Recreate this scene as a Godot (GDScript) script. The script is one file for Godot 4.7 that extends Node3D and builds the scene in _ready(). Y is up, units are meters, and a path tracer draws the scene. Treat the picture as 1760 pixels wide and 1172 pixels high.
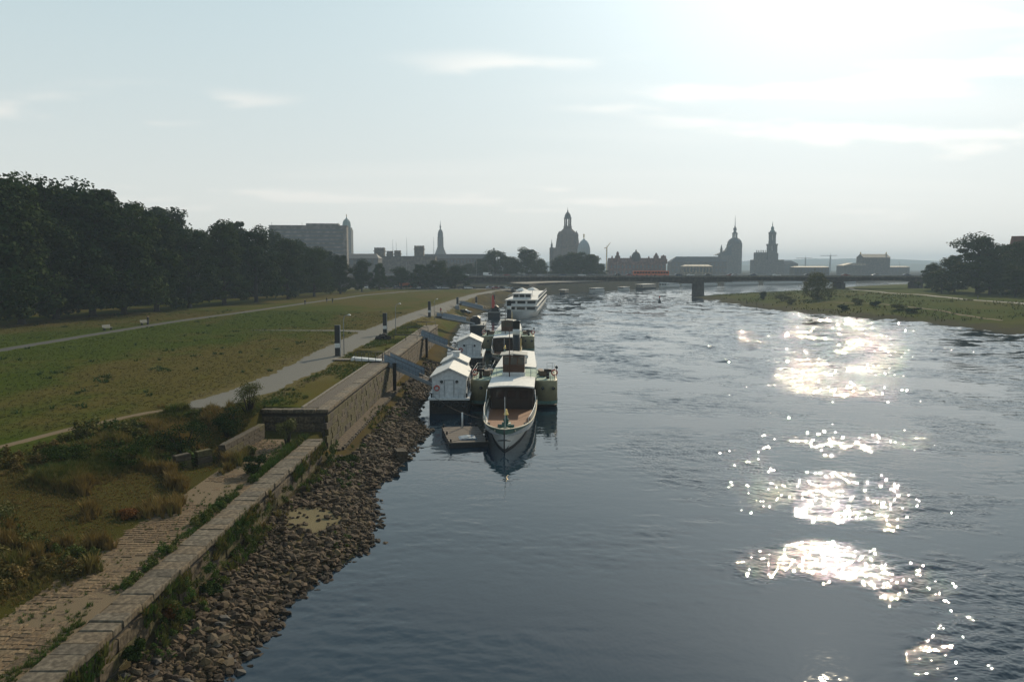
extends Node3D
# River valley seen from a bridge: meadow and quay with moored paddle steamers, a girder bridge and an old town in evening haze.
var M := {}
var T := {}
var used := {}
var rng := RandomNumberGenerator.new()
var nz := FastNoiseLite.new()
var nzb := FastNoiseLite.new()
const SUN_AZ := 22.0
const SUN_EL := 28.0

# ---------- tables of the banks: distance downstream -> x
const SHL := [[0, -12.8], [26, -12.8], [31, -11.4], [37.5, -11.1], [41.6, -9.8], [45.6, -8.0], [51, -9.0], [56.5, -10.2], [67, -9.2], [79, -8.6], [88, -11.0], [117, -11.4], [160, -12.5], [224, -14.2], [300, -9.5], [380, -2], [450, 12], [512, 29], [578, 74], [683, 136], [777, 233], [900, 400], [1200, 800], [2500, 2400], [12000, 13000]]
const SHR := [[0, 135], [150, 124], [188, 119], [218, 120], [249, 117], [264, 108], [300, 98.5], [357, 96], [441, 97], [455, 103], [470, 118], [500, 160], [560, 200], [640, 255], [720, 340], [900, 560], [1200, 960], [2500, 2600], [12000, 13400]]

func lin(tab: Array, d: float) -> float:
	if d <= tab[0][0]:
		return tab[0][1]
	for i in range(1, tab.size()):
		if d <= tab[i][0]:
			return lerpf(tab[i - 1][1], tab[i][1], (d - tab[i - 1][0]) / (tab[i][0] - tab[i - 1][0]))
	return tab[-1][1]

func ss(a: float, b: float, x: float) -> float:
	var t := clampf((x - a) / (b - a), 0.0, 1.0)
	return t * t * (3.0 - 2.0 * t)

func hgt(x: float, z: float) -> float:
	var d := -z
	var wob := nz.get_noise_2d(x * 9.0, z * 9.0) * 0.35 + nz.get_noise_2d(x * 31.0, z * 31.0) * 0.18
	var sl := lin(SHL, d) + wob * 1.6
	var sr := lin(SHR, d) + nz.get_noise_2d(x * 3.0, z * 3.0) * 2.0
	if x > sl and x < sr:
		return -minf(1.8, minf(x - sl, sr - x) * 0.3) - 0.02
	if x >= sr:
		var e := x - sr
		var r := ss(0, 14, e) * 1.1 + ss(10, 34, e) * 1.3 + ss(30, 75, e) * 1.6 + ss(90, 180, e) * 1.5
		return r + nz.get_noise_2d(x * 2.0, z * 2.0) * 0.35 * ss(3, 15, e) + 0.02
	var inl := sl - x
	var meadow := 4.62 + ss(-30, -75, x) * 0.45 + nz.get_noise_2d(x * 1.1, z * 1.1) * 0.12
	if d > 420:
		meadow += ss(420, 700, d) * 1.5
	var bank := ss(0, 10, inl) * meadow + 0.03
	if d > 172:
		return bank
	var shore := 1.15 * pow(clampf(inl / maxf(sl + 15.0, 1.0), 0, 1), 0.8) + wob * 0.12 + 0.04
	var v: float
	if x > -15.35:
		v = shore
	elif d < 65.75:
		var low := 2.72
		var up := lerpf(low + 0.1, 4.6, ss(-19.8, -28.5, x)) + wob * 0.5 * ss(-19.5, -22, x) * (1.0 - ss(-27, -30, x))
		v = low if x > -19.5 else up
		if x < -20.3:
			v = lerpf(v, meadow, ss(57, 65, d))
		v = lerpf(v, meadow, ss(-28, -33, x))
	else:
		v = lerpf(4.42, meadow, ss(-16.5, -19, x))
	if d > 160:
		v = lerpf(v, bank, ss(160, 172, d))
	return v

# ---------- helpers: shapes
func S(smooth := false) -> SurfaceTool:
	var st := SurfaceTool.new()
	st.begin(Mesh.PRIMITIVE_TRIANGLES)
	st.set_smooth_group(0 if smooth else -1)
	return st

func tri(st: SurfaceTool, a: Vector3, b: Vector3, c: Vector3) -> void:
	st.add_vertex(a); st.add_vertex(b); st.add_vertex(c)

func quad(st: SurfaceTool, a: Vector3, b: Vector3, c: Vector3, d: Vector3) -> void:
	tri(st, a, b, c); tri(st, a, c, d)

func bx(st: SurfaceTool, c: Vector3, s: Vector3, turn := 0.0, taper := Vector2.ONE, bs := Basis()) -> void:
	var b := bs * Basis(Vector3.UP, turn)
	var p := []
	for y in [-0.5, 0.5]:
		var k := Vector2.ONE if y < 0 else taper
		for q in [Vector2(-.5, -.5), Vector2(.5, -.5), Vector2(.5, .5), Vector2(-.5, .5)]:
			p.append(c + b * Vector3(q.x * s.x * k.x, y * s.y, q.y * s.z * k.y))
	quad(st, p[4], p[5], p[6], p[7]); quad(st, p[3], p[2], p[1], p[0])
	for i in 4:
		var j := (i + 1) % 4
		quad(st, p[j], p[i], p[i + 4], p[j + 4]) if false else quad(st, p[i], p[j], p[j + 4], p[i + 4])

func tube(st: SurfaceTool, pts: Array, rs: Array, n := 8, cap := true) -> void:
	var rings := []
	var prev := Vector3.RIGHT
	for i in pts.size():
		var dir: Vector3 = (pts[mini(i + 1, pts.size() - 1)] - pts[maxi(i - 1, 0)]).normalized()
		var side := dir.cross(Vector3.FORWARD if absf(dir.z) < 0.9 else Vector3.UP).normalized()
		var up := side.cross(dir)
		var r := PackedVector3Array()
		for k in n:
			var a := TAU * k / n
			r.append(pts[i] + (side * cos(a) + up * sin(a)) * rs[mini(i, rs.size() - 1)])
		rings.append(r)
	loft(st, rings, true, cap)

func loft(st: SurfaceTool, rings: Array, closed := true, cap := false) -> void:
	for i in rings.size() - 1:
		var a: PackedVector3Array = rings[i]
		var b: PackedVector3Array = rings[i + 1]
		var n := a.size()
		for k in (n if closed else n - 1):
			var j := (k + 1) % n
			quad(st, a[k], a[j], b[j], b[k])
	if cap:
		for e in [0, rings.size() - 1]:
			var r: PackedVector3Array = rings[e]
			for k in range(1, r.size() - 1):
				if e == 0:
					tri(st, r[0], r[k + 1], r[k])
				else:
					tri(st, r[0], r[k], r[k + 1])

func lathe(st: SurfaceTool, c: Vector3, prof: Array, n := 16) -> void:
	var rings := []
	for p in prof:
		var r := PackedVector3Array()
		for k in n:
			var a := TAU * (k + 0.5) / n
			r.append(c + Vector3(cos(a) * p[0], p[1], -sin(a) * p[0]))
		rings.append(r)
	loft(st, rings, true, true)

# a polygon in x and y pushed along z
func extr(st: SurfaceTool, poly: Array, z0: float, z1: float, xf := Transform3D()) -> void:
	var a := PackedVector3Array()
	var b := PackedVector3Array()
	for p in poly:
		a.append(xf * Vector3(p[0], p[1], z0)); b.append(xf * Vector3(p[0], p[1], z1))
	loft(st, [a, b], true, false)
	var pv := PackedVector2Array()
	for p in poly:
		pv.append(Vector2(p[0], p[1]))
	var ix := Geometry2D.triangulate_polygon(pv)
	for i in range(0, ix.size(), 3):
		tri(st, a[ix[i]], a[ix[i + 1]], a[ix[i + 2]])
		tri(st, b[ix[i]], b[ix[i + 2]], b[ix[i + 1]])

func done(st: SurfaceTool) -> ArrayMesh:
	st.generate_normals()
	return st.commit()

# ---------- helpers: nodes
func numbered(called: String) -> String:
	var n: int = used.get(called, -1) + 1
	used[called] = n
	return called if n == 0 else "%s_%03d" % [called, n]

func obj(called: String, shape, m: Material, parent: Node = null) -> MeshInstance3D:
	var o := MeshInstance3D.new()
	o.mesh = done(shape) if shape is SurfaceTool else shape
	if m: o.material_override = m
	if parent == null or parent == self:
		o.name = numbered(called)
		add_child(o)
	else:
		o.name = called
		parent.add_child(o, true)
	return o

func tag(o: Node, label: String, category: String, group := "") -> Node:
	o.set_meta("label", label); o.set_meta("category", category)
	if group: o.set_meta("group", group)
	return o

func thing(called: String, label: String, category: String, at := Vector3.ZERO, turn := 0.0, group := "") -> Node3D:
	var o := Node3D.new()
	o.name = numbered(called)
	add_child(o)
	o.position = at
	o.rotation.y = turn
	tag(o, label, category, group)
	return o

func dup(root: Node3D, at: Vector3, turn: float, label: String, sc := Vector3.ONE) -> Node3D:
	var r: Node3D = root.duplicate()
	r.name = numbered(str(root.name).rstrip("0123456789").rstrip("_"))
	add_child(r)
	r.position = at; r.rotation.y = turn; r.scale = sc
	r.set_meta("label", label)
	return r

func struct(o: Node) -> Node:
	o.set_meta("kind", "structure")
	return o

func stuff(o: Node) -> Node:
	o.set_meta("kind", "stuff")
	return o

func scatter(called: String, mesh: Mesh, m: Material, xf: Array, parent: Node = null, cols := PackedColorArray()) -> MultiMeshInstance3D:
	var mm := MultiMesh.new()
	mm.transform_format = MultiMesh.TRANSFORM_3D
	mm.use_colors = cols.size() > 0
	mm.mesh = mesh
	mm.instance_count = xf.size()
	for i in xf.size():
		mm.set_instance_transform(i, xf[i])
		if cols.size(): mm.set_instance_color(i, cols[i])
	var o := MultiMeshInstance3D.new()
	o.multimesh = mm
	if m: o.material_override = m
	if parent:
		o.name = called
		parent.add_child(o, true)
	else:
		o.name = numbered(called)
		add_child(o)
	o.set_meta("kind", "stuff")
	return o

# ---------- helpers: materials. Colours are linear base colours.
func L(r: float, g: float, b: float) -> Color:
	return Color(r, g, b).linear_to_srgb()

func mat(called: String, c: Color, rough := 0.8, tex := "", scale := 1.0, opt := {}) -> StandardMaterial3D:
	var m := StandardMaterial3D.new()
	m.resource_name = called
	m.albedo_color = c
	m.roughness = rough
	if tex:
		m.albedo_texture = T[tex]
		m.uv1_triplanar = true
		m.uv1_world_triplanar = opt.get("world", false)
		m.uv1_scale = Vector3.ONE * scale
	if opt.has("bump"):
		m.heightmap_enabled = true
		m.heightmap_texture = T[opt.get("bumptex", tex)]
		m.heightmap_scale = opt.bump
		m.uv1_triplanar = true
		m.uv1_world_triplanar = opt.get("world", false)
		m.uv1_scale = Vector3.ONE * scale
	m.metallic = opt.get("metal", 0.0)
	m.metallic_specular = opt.get("spec", 0.4)
	if opt.has("back"):
		m.backlight_enabled = true
		m.backlight = opt.back
	m.vertex_color_use_as_albedo = opt.get("vc", false)
	m.cull_mode = BaseMaterial3D.CULL_DISABLED if opt.get("two", false) else BaseMaterial3D.CULL_BACK
	M[called] = m
	return m

func noise_tex(called: String, freq: float, sd: int, lo: Color, hi: Color, oct := 4, size := 512, kind := FastNoiseLite.TYPE_SIMPLEX_SMOOTH) -> void:
	var n := FastNoiseLite.new()
	n.noise_type = kind
	n.frequency = freq
	n.seed = sd
	n.fractal_octaves = oct
	var t := NoiseTexture2D.new()
	t.width = size; t.height = size
	t.seamless = true
	t.noise = n
	var g := Gradient.new()
	g.set_color(0, lo); g.set_color(1, hi)
	t.color_ramp = g
	T[called] = t

# ---------- sky: air, the glow round the sun, thin clouds
func make_sky() -> ImageTexture:
	var w := 2048
	var h := 1024
	var im := Image.create(w, h, false, Image.FORMAT_RGBF)
	var sa := deg_to_rad(SUN_AZ)
	var se := deg_to_rad(SUN_EL)
	var sun := Vector3(sin(sa) * cos(se), sin(se), -cos(sa) * cos(se))
	var cn := FastNoiseLite.new()
	cn.seed = 11; cn.frequency = 1.0; cn.fractal_octaves = 5
	var cb := FastNoiseLite.new()
	cb.seed = 4; cb.frequency = 1.0; cb.fractal_octaves = 2
	var top := Color(0.16, 0.28, 0.41)
	var mid := Color(0.36, 0.52, 0.59)
	var hor := Color(0.80, 0.76, 0.68)
	for j in h / 2 + 2:
		var el := PI / 2 - PI * (j + 0.5) / h
		var y := maxf(sin(el), 0.0)
		var base := hor.lerp(mid, 1.0 - exp(-y / 0.20)).lerp(top, ss(0.2, 0.95, y))
		for i in w:
			var az := TAU * (i + 0.5) / w
			var dir := Vector3(sin(az) * cos(el), sin(el), -cos(az) * cos(el))
			var th := rad_to_deg(acos(clampf(dir.dot(sun), -1, 1)))
			var glow := 1.35 * exp(-th / 11.0) + 0.10 * exp(-th / 40.0)
			var c := base + Color(1.0, 1.0, 0.97) * glow
			if y > 0.01:
				var u := dir.x / (y + 0.06)
				var v := dir.z / (y + 0.06)
				var patch := ss(0.04, 0.36, cb.get_noise_2d(u * 0.22 + 1.7, v * 0.45 + 3.1))
				var k := ss(0.0, 0.55, cn.get_noise_2d(u * 0.8, v * 1.5) + 0.06) * patch
				var veil := ss(-0.1, 0.6, cn.get_noise_2d(u * 0.12 + 40.0, v * 0.5)) * 0.22
				k = clampf(k * 0.9 + veil, 0, 0.85) * ss(0.01, 0.12, y)
				c = c.lerp(Color(0.86, 0.82, 0.76) + Color(1, 0.98, 0.94) * glow * 1.2, k * 0.75)
			im.set_pixel(i, j, c)
	for j in range(h / 2 + 2, h):
		for i in w:
			im.set_pixel(i, j, Color(0.18, 0.19, 0.18))
	return ImageTexture.create_from_image(im)

func setup() -> void:
	var cam := Camera3D.new()
	cam.name = "camera"
	cam.fov = 45.42
	cam.far = 30000.0
	cam.near = 0.5
	add_child(cam)
	cam.position = Vector3(0, 16, 0)
	cam.rotation.x = -atan(126.0 / 1400.0)
	cam.current = true
	var e := Environment.new()
	e.tonemap_mode = Environment.TONE_MAPPER_LINEAR
	e.tonemap_exposure = 1.0
	e.background_mode = Environment.BG_SKY
	var sky := Sky.new()
	var sm := PanoramaSkyMaterial.new()
	sm.panorama = make_sky()
	sky.sky_material = sm
	e.sky = sky
	e.background_energy_multiplier = 1.14
	e.sdfgi_enabled = true
	e.ssao_enabled = true
	e.ssil_enabled = true
	e.fog_enabled = true
	e.fog_density = 0.00027
	e.fog_light_color = Color(0.85, 0.93, 1.0)
	var we := WorldEnvironment.new()
	we.name = "environment"
	we.environment = e
	add_child(we)
	var s := DirectionalLight3D.new()
	s.name = "sun"
	s.light_energy = 1.45
	s.light_angular_distance = 0.5
	s.light_color = Color(1.0, 0.93, 0.80)
	s.shadow_enabled = true
	add_child(s)
	s.rotation = Vector3(-deg_to_rad(SUN_EL), PI - deg_to_rad(SUN_AZ), 0)

func textures() -> void:
	var g := func(v): return Color(v, v, v)
	noise_tex("mottle", 0.012, 1, g.call(0.84), g.call(1.0), 5)
	noise_tex("grain", 0.08, 2, g.call(0.62), g.call(1.0), 4)
	noise_tex("grass", 0.06, 3, Color(0.62, 0.66, 0.55), Color(1.0, 0.98, 0.92), 5)
	noise_tex("stain", 0.012, 5, Color(0.50, 0.47, 0.42), Color(1.0, 0.98, 0.95), 6)
	noise_tex("bark", 0.05, 6, g.call(0.5), g.call(1.0), 4)

# ---------- setting: ground, water, hills
func lines(spec: Array) -> PackedFloat32Array:
	# [from, to, step] runs; a fourth value is the growth factor of the step
	var out := PackedFloat32Array()
	for s in spec:
		var v: float = s[0]
		var step: float = s[2]
		while v < s[1] - 0.001:
			out.append(v)
			v += step
			if s.size() > 3: step *= s[3]
	out.append(spec[-1][1])
	return out

func ground_color(x: float, z: float, h: float) -> Color:
	var d := -z
	var n := nzb.get_noise_2d(x * 1.2, z * 0.55)
	var n2 := nzb.get_noise_2d(x * 6.0 + 90, z * 4.0)
	var green := Color(0.068, 0.088, 0.019)
	var dry := Color(0.118, 0.098, 0.036)
	var soil := Color(0.085, 0.07, 0.048)
	var sl := lin(SHL, d)
	var c: Color
	if x < sl + 0.5:
		var k := ss(-0.25, 0.45, n + n2 * 0.5 + 0.02)
		if d > 64 and d < 420:
			k = maxf(k, ss(9, 2, absf(x + 30)) * ss(-0.5, 0.2, n2 + n) * 0.9)
			k = maxf(k, ss(-21.5, -17, x) * 0.35)
		k = clampf(k + ss(170, 330, d) * 0.45, 0, 1)
		c = green.lerp(dry, k)
		if d > 62 and d < 420:
			# trodden verge of the gravel path
			c = c.lerp(Color(0.16, 0.125, 0.07), ss(5.5, 2.5, absf(x - path_x(d)) + n2 * 3.5) * 0.75)
		if d < 66 and x > -31:
			c = c.lerp(Color(0.072, 0.058, 0.024), ss(-31, -27, x) * 0.8)
		if x > -15.4:
			c = soil.lerp(Color(0.13, 0.10, 0.048), ss(-0.1, 0.4, n2 + n * 0.5))
			if d > 64:
				c = c.lerp(Color(0.125, 0.085, 0.04), ss(-11.8, -14.5, x) * 0.7)
			c = c.lerp(Color(0.23, 0.185, 0.14), ss(1.75, 1.25, Vector2((x + 11.4 + (z + 48.6) * 0.16) * 1.0, (z + 48.6) * 0.48).length() + n2 * 2.2))
			c = c.lerp(Color(0.045, 0.045, 0.035), ss(0.35, 0.05, h))
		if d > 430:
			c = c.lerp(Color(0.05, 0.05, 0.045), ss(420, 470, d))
	else:
		var e := x - lin(SHR, d)
		var k := ss(-0.3, 0.4, n + n2 * 0.6)
		c = green.lerp(dry, k * 0.55 + 0.05)
		c = c.lerp(Color(0.075, 0.068, 0.05), ss(14, 5, e + n2 * 9.0))
		c = c.lerp(Color(0.05, 0.047, 0.04), ss(4, 0, e))
	return c

func path_x(d: float) -> float:
	return lin([[65, -25.6], [75, -24.2], [90, -23.6], [110, -24.4], [170, -24.4], [205, -23.2], [250, -21], [300, -18.8], [350, -15.5], [400, -9]], d)

func make_ground() -> void:
	var xs := lines([[-5000, -900, 500], [-900, -260, 80], [-260, -140, 12], [-140, -78, 3.1], [-78, -40, 1.0], [-40, -15.5, 0.5], [-15.5, -15.2, 0.3], [-15.2, -5, 0.4], [-5, 92, 8], [92, 130, 1.6], [130, 220, 3.0], [220, 520, 12], [520, 1200, 60], [1200, 5200, 500]])
	var ds := lines([[-200, 16, 18], [16, 65.6, 0.5], [65.6, 65.9, 0.3], [65.9, 130, 0.8], [130, 260, 1.6], [260, 480, 3], [480, 900, 8], [900, 1800, 45], [1800, 5600, 400]])
	var nx := xs.size()
	var v := PackedVector3Array()
	var col := PackedColorArray()
	for d in ds:
		for x in xs:
			var h := hgt(x, -d)
			v.append(Vector3(x, h, -d))
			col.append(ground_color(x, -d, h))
	obj("ground", grid(v, nx, ds.size(), col), M.ground).set_meta("kind", "structure")

func grid(v: PackedVector3Array, nx: int, nr: int, col := PackedColorArray(), uv := PackedVector2Array()) -> ArrayMesh:
	var ix := PackedInt32Array()
	var nn := PackedVector3Array()
	nn.resize(v.size())
	for j in nr:
		for i in nx:
			var k := j * nx + i
			var a := v[k + 1] if i < nx - 1 else v[k]
			var b := v[k - 1] if i > 0 else v[k]
			var c := v[k + nx] if j < nr - 1 else v[k]
			var d := v[k - nx] if j > 0 else v[k]
			nn[k] = (a - b).cross(c - d).normalized()
			if i < nx - 1 and j < nr - 1:
				ix.append_array([k, k + nx, k + 1, k + 1, k + nx, k + nx + 1])
	var arr := []
	arr.resize(Mesh.ARRAY_MAX)
	arr[Mesh.ARRAY_VERTEX] = v
	arr[Mesh.ARRAY_NORMAL] = nn
	arr[Mesh.ARRAY_INDEX] = ix
	if col.size(): arr[Mesh.ARRAY_COLOR] = col
	if uv.size(): arr[Mesh.ARRAY_TEX_UV] = uv
	var m := ArrayMesh.new()
	m.add_surface_from_arrays(Mesh.PRIMITIVE_TRIANGLES, arr)
	return m

func make_water() -> void:
	var xs := lines([[-40, -16, 8], [-16, 60, 0.24], [60, 130, 0.6], [130, 300, 8], [300, 5200, 40, 1.35]])
	var ds := lines([[-60, 17, 11], [17, 26, 0.5], [26, 60, 0.13, 1.003], [60, 150, 0.22, 1.003], [150, 900, 0.5, 1.006], [900, 5400, 60, 1.4]])
	var nx := xs.size()
	var w := FastNoiseLite.new()
	w.noise_type = FastNoiseLite.TYPE_SIMPLEX_SMOOTH
	w.frequency = 1.0; w.fractal_octaves = 2; w.seed = 21
	gust.frequency = 1.0; gust.seed = 19; gust.fractal_octaves = 6; gust.fractal_gain = 0.68
	var pn := FastNoiseLite.new()
	pn.frequency = 1.0; pn.seed = 8; pn.fractal_octaves = 3
	var v := PackedVector3Array()
	v.resize(nx * ds.size())
	var uv := PackedVector2Array()
	uv.resize(v.size())
	for j in ds.size():
		var d := ds[j]
		var gap: float = ds[mini(j + 1, ds.size() - 1)] - d
		var wa := ss(0.6, 0.25, gap)
		var wb := ss(1.7, 0.6, gap)
		var wc := ss(5.0, 1.5, gap)
		for i in nx:
			var x := xs[i]
			var z := -d
			var k := j * nx + i
			var y := 0.0
			if x > -17 and x < 131 and d > 16 and d < 900:
				var amp := ruffle(x, z, pn)
				if x > 60: wa = 0.0
				y = wa * 0.060 * w.get_noise_2d(x * 0.75 + z * 0.2, z * 1.25 - x * 0.12)
				y += wb * 0.07 * (1.0 + 4.2 * ss(70, 180, d)) * w.get_noise_2d(x * 0.24 + 30 + z * 0.05, z * 0.55)
				y += wc * 0.07 * (1.0 + 7.0 * ss(120, 260, d)) * w.get_noise_2d(x * 0.08 + 70, z * 0.20)
				y *= amp
			v[k] = Vector3(x, y, z)
			uv[k] = Vector2(x, z) / 5.0 + Vector2(pn.get_noise_2d(x * 0.03, z * 0.03), pn.get_noise_2d(x * 0.03 + 9, z * 0.03 + 5)) * 0.9
	var whole := grid(v, nx, ds.size(), PackedColorArray(), uv)
	var arr := whole.surface_get_arrays(0)
	var ix: PackedInt32Array = arr[Mesh.ARRAY_INDEX]
	var parts := [PackedInt32Array(), PackedInt32Array(), PackedInt32Array()]
	for i in range(0, ix.size(), 6):
		# three states of the surface: slick, rippled, ruffled by the wind
		var p := v[ix[i]]
		var k := ruffle(p.x, p.z, pn) + rng.randf_range(-0.10, 0.10)
		parts[0 if k < 0.26 else 1 if k < 0.52 - 0.08 * ss(70, 200, -p.z) else 2].append_array(ix.slice(i, i + 6))
	var mesh := ArrayMesh.new()
	for i in 3:
		arr[Mesh.ARRAY_INDEX] = parts[i]
		mesh.add_surface_from_arrays(Mesh.PRIMITIVE_TRIANGLES, arr)
		mesh.surface_set_material(i, [M.water_slick, M.water, M.water_ruffled][i])
	obj("river_water", mesh, null).set_meta("kind", "structure")

var gust := FastNoiseLite.new()

func ruffle(x: float, z: float, pn: FastNoiseLite) -> float:
	# wind patches, on the open stream away from the slack water along the left bank
	var d := -z
	var p := gust.get_noise_2d(x * 0.05, z * 0.06)
	var open_ := ss(8, 17, x + 7.0 * pn.get_noise_2d(x * 0.05 + 7, z * 0.03) + ss(90, 300, d) * 14.0)
	return 0.05 + ss(-0.22, 0.30, p) * (0.2 + 0.75 * open_)

func make_hills() -> void:
	# wooded ridges far behind the town
	for r in [[3200.0, 46.0, 3, "near"], [4300.0, 74.0, 9, "far"]]:
		var n := FastNoiseLite.new()
		n.seed = r[2]; n.frequency = 0.0006; n.fractal_octaves = 4
		var v := PackedVector3Array()
		var cnt := 140
		for row in 5:
			for i in cnt:
				var x := lerpf(-4800, 5000, i / float(cnt - 1))
				var up: float = [0.0, 0.55, 0.9, 1.0, 0.6][row]
				var y: float = r[1] * (0.72 + 0.4 * n.get_noise_2d(x, r[0])) * up * (0.62 + 0.38 * ss(-1500, 2200, x)) + 4.0 * up * n.get_noise_2d(x * 14.0, row * 300.0)
				v.append(Vector3(x, y - 2.0 * (1.0 - up), -(r[0] + row * 160.0)))
		obj("hills", grid(v, cnt, 5), M.hill).set_meta("kind", "structure")

# a sheet laid on the ground along a line, with ragged edges
func strip(called: String, pts: Array, width: Array, m: Material, lift: float, rag := 0.15, step := 1.0) -> MeshInstance3D:
	var c := Curve3D.new()
	for p in pts:
		c.add_point(Vector3(p[0], 0, p[1]))
	var len := c.get_baked_length()
	var n := int(len / step) + 1
	var v := PackedVector3Array()
	for i in n + 1:
		var o := minf(i * step, len)
		var p := c.sample_baked(o)
		var q := c.sample_baked(minf(o + 0.3, len)) - c.sample_baked(maxf(o - 0.3, 0))
		var side := Vector3(-q.z, 0, q.x).normalized()
		var f := o / len * (width.size() - 1)
		var wd := lerpf(width[int(f)], width[mini(int(f) + 1, width.size() - 1)], f - int(f))
		for k in 7:
			var t := k / 6.0 - 0.5
			var s := p + side * (t * wd + (nz.get_noise_2d(p.x * 40, p.z * 40 + k * 900) * rag if k == 0 or k == 6 else 0.0))
			v.append(Vector3(s.x, hgt(s.x, s.z) + lift - (lift * 1.6 if k == 0 or k == 6 else 0.0), s.z))
	var o := obj(called, grid(v, 7, n + 1), m)
	struct(o)
	return o

func make_paths() -> void:
	strip("gravel_path", [[-25.8, -65.5], [-24.2, -75], [-23.6, -90], [-24.4, -110], [-24.6, -140], [-24.4, -170], [-23.2, -205], [-21.0, -250], [-18.8, -300], [-15.5, -350], [-9, -400], [2, -450]], [4.6, 5.6, 5.2, 4.6, 4.2, 4.0, 3.8], M.gravel, 0.07, 1.1, 0.8)
	strip("side_path", [[-26.2, -146], [-32, -147.5], [-38, -147.2], [-47, -146.5]], [5.0, 2.6, 1.2, 0.7], M.gravel, 0.055, 0.4)
	strip("asphalt_path", [[-66.5, -70], [-68, -107], [-69, -128], [-69.3, -159], [-66.5, -193], [-64.1, -249], [-59.8, -322], [-49.7, -387], [-26, -455]], [2.5, 2.5, 2.6, 2.6], M.asphalt, 0.07, 0.7)
	strip("dirt_path", [[-35, -44], [-32.7, -51.3], [-31.4, -57], [-28.8, -63.3], [-26.0, -66.4]], [0.8, 0.9, 0.8, 1.0], M.dirt, 0.05, 0.3, 0.6)
	strip("riverside_path", [[172, -230], [171, -272], [176, -325], [180.7, -392], [188, -450], [215, -520]], [3.2, 3.2], M.pale_path, 0.12, 0.3, 2.0)
	strip("meadow_track", [[136, -225], [138, -262], [135, -300], [124, -330]], [1.0, 1.4, 0.8], M.dirt, 0.1, 0.4, 2.0)
	strip("car_park", [[-85, -425], [-40, -432], [5, -438]], [12, 12], M.asphalt, 0.15, 0.3, 3.0)

# ---------- stone pieces
func block_mesh(sx: float, sy: float, sz: float, sd: int, bev := 0.03) -> ArrayMesh:
	# a hewn block: bevelled on every side, its corners a little uneven
	var r := RandomNumberGenerator.new()
	r.seed = sd
	var st := S()
	var j := func() -> Vector3: return Vector3(r.randf_range(-1, 1), r.randf_range(-1, 1), r.randf_range(-1, 1)) * bev * 0.6
	var ring := func(y: float, k: float) -> PackedVector3Array:
		var p := PackedVector3Array()
		for q in [Vector2(-1, -1), Vector2(1, -1), Vector2(1, 1), Vector2(-1, 1)]:
			p.append(Vector3(q.x * (sx / 2 - k), y, q.y * (sz / 2 - k)) + j.call())
		return p
	loft(st, [ring.call(-sy / 2, bev), ring.call(-sy / 2 + bev, 0.0), ring.call(sy / 2 - bev, 0.0), ring.call(sy / 2, bev)], true, true)
	return done(st)

func rock_mesh(sd: int) -> ArrayMesh:
	var r := RandomNumberGenerator.new()
	r.seed = sd
	var t := (1.0 + sqrt(5.0)) / 2.0
	var v := []
	for p in [[-1, t, 0], [1, t, 0], [-1, -t, 0], [1, -t, 0], [0, -1, t], [0, 1, t], [0, -1, -t], [0, 1, -t], [t, 0, -1], [t, 0, 1], [-t, 0, -1], [-t, 0, 1]]:
		var q := Vector3(p[0], p[1], p[2]).normalized()
		v.append(Vector3(q.x * r.randf_range(0.7, 1.6), q.y * r.randf_range(0.3, 0.85), q.z * r.randf_range(0.55, 1.15)))
	var st := S()
	for f in [[0, 11, 5], [0, 5, 1], [0, 1, 7], [0, 7, 10], [0, 10, 11], [1, 5, 9], [5, 11, 4], [11, 10, 2], [10, 7, 6], [7, 1, 8], [3, 9, 4], [3, 4, 2], [3, 2, 6], [3, 6, 8], [3, 8, 9], [4, 9, 5], [2, 4, 11], [6, 2, 10], [8, 6, 7], [9, 8, 1]]:
		tri(st, v[f[0]], v[f[2]], v[f[1]])
	return done(st)

func place(parent: Node, called: String, mesh: Mesh, m: Material, at: Vector3, turn := 0.0, tilt := 0.0, sc := Vector3.ONE) -> MeshInstance3D:
	var o := obj(called, mesh, m, parent)
	o.transform = Transform3D(Basis.from_euler(Vector3(tilt, turn, rng.randf_range(-1, 1) * tilt)).scaled_local(sc), at)
	return o

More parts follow.
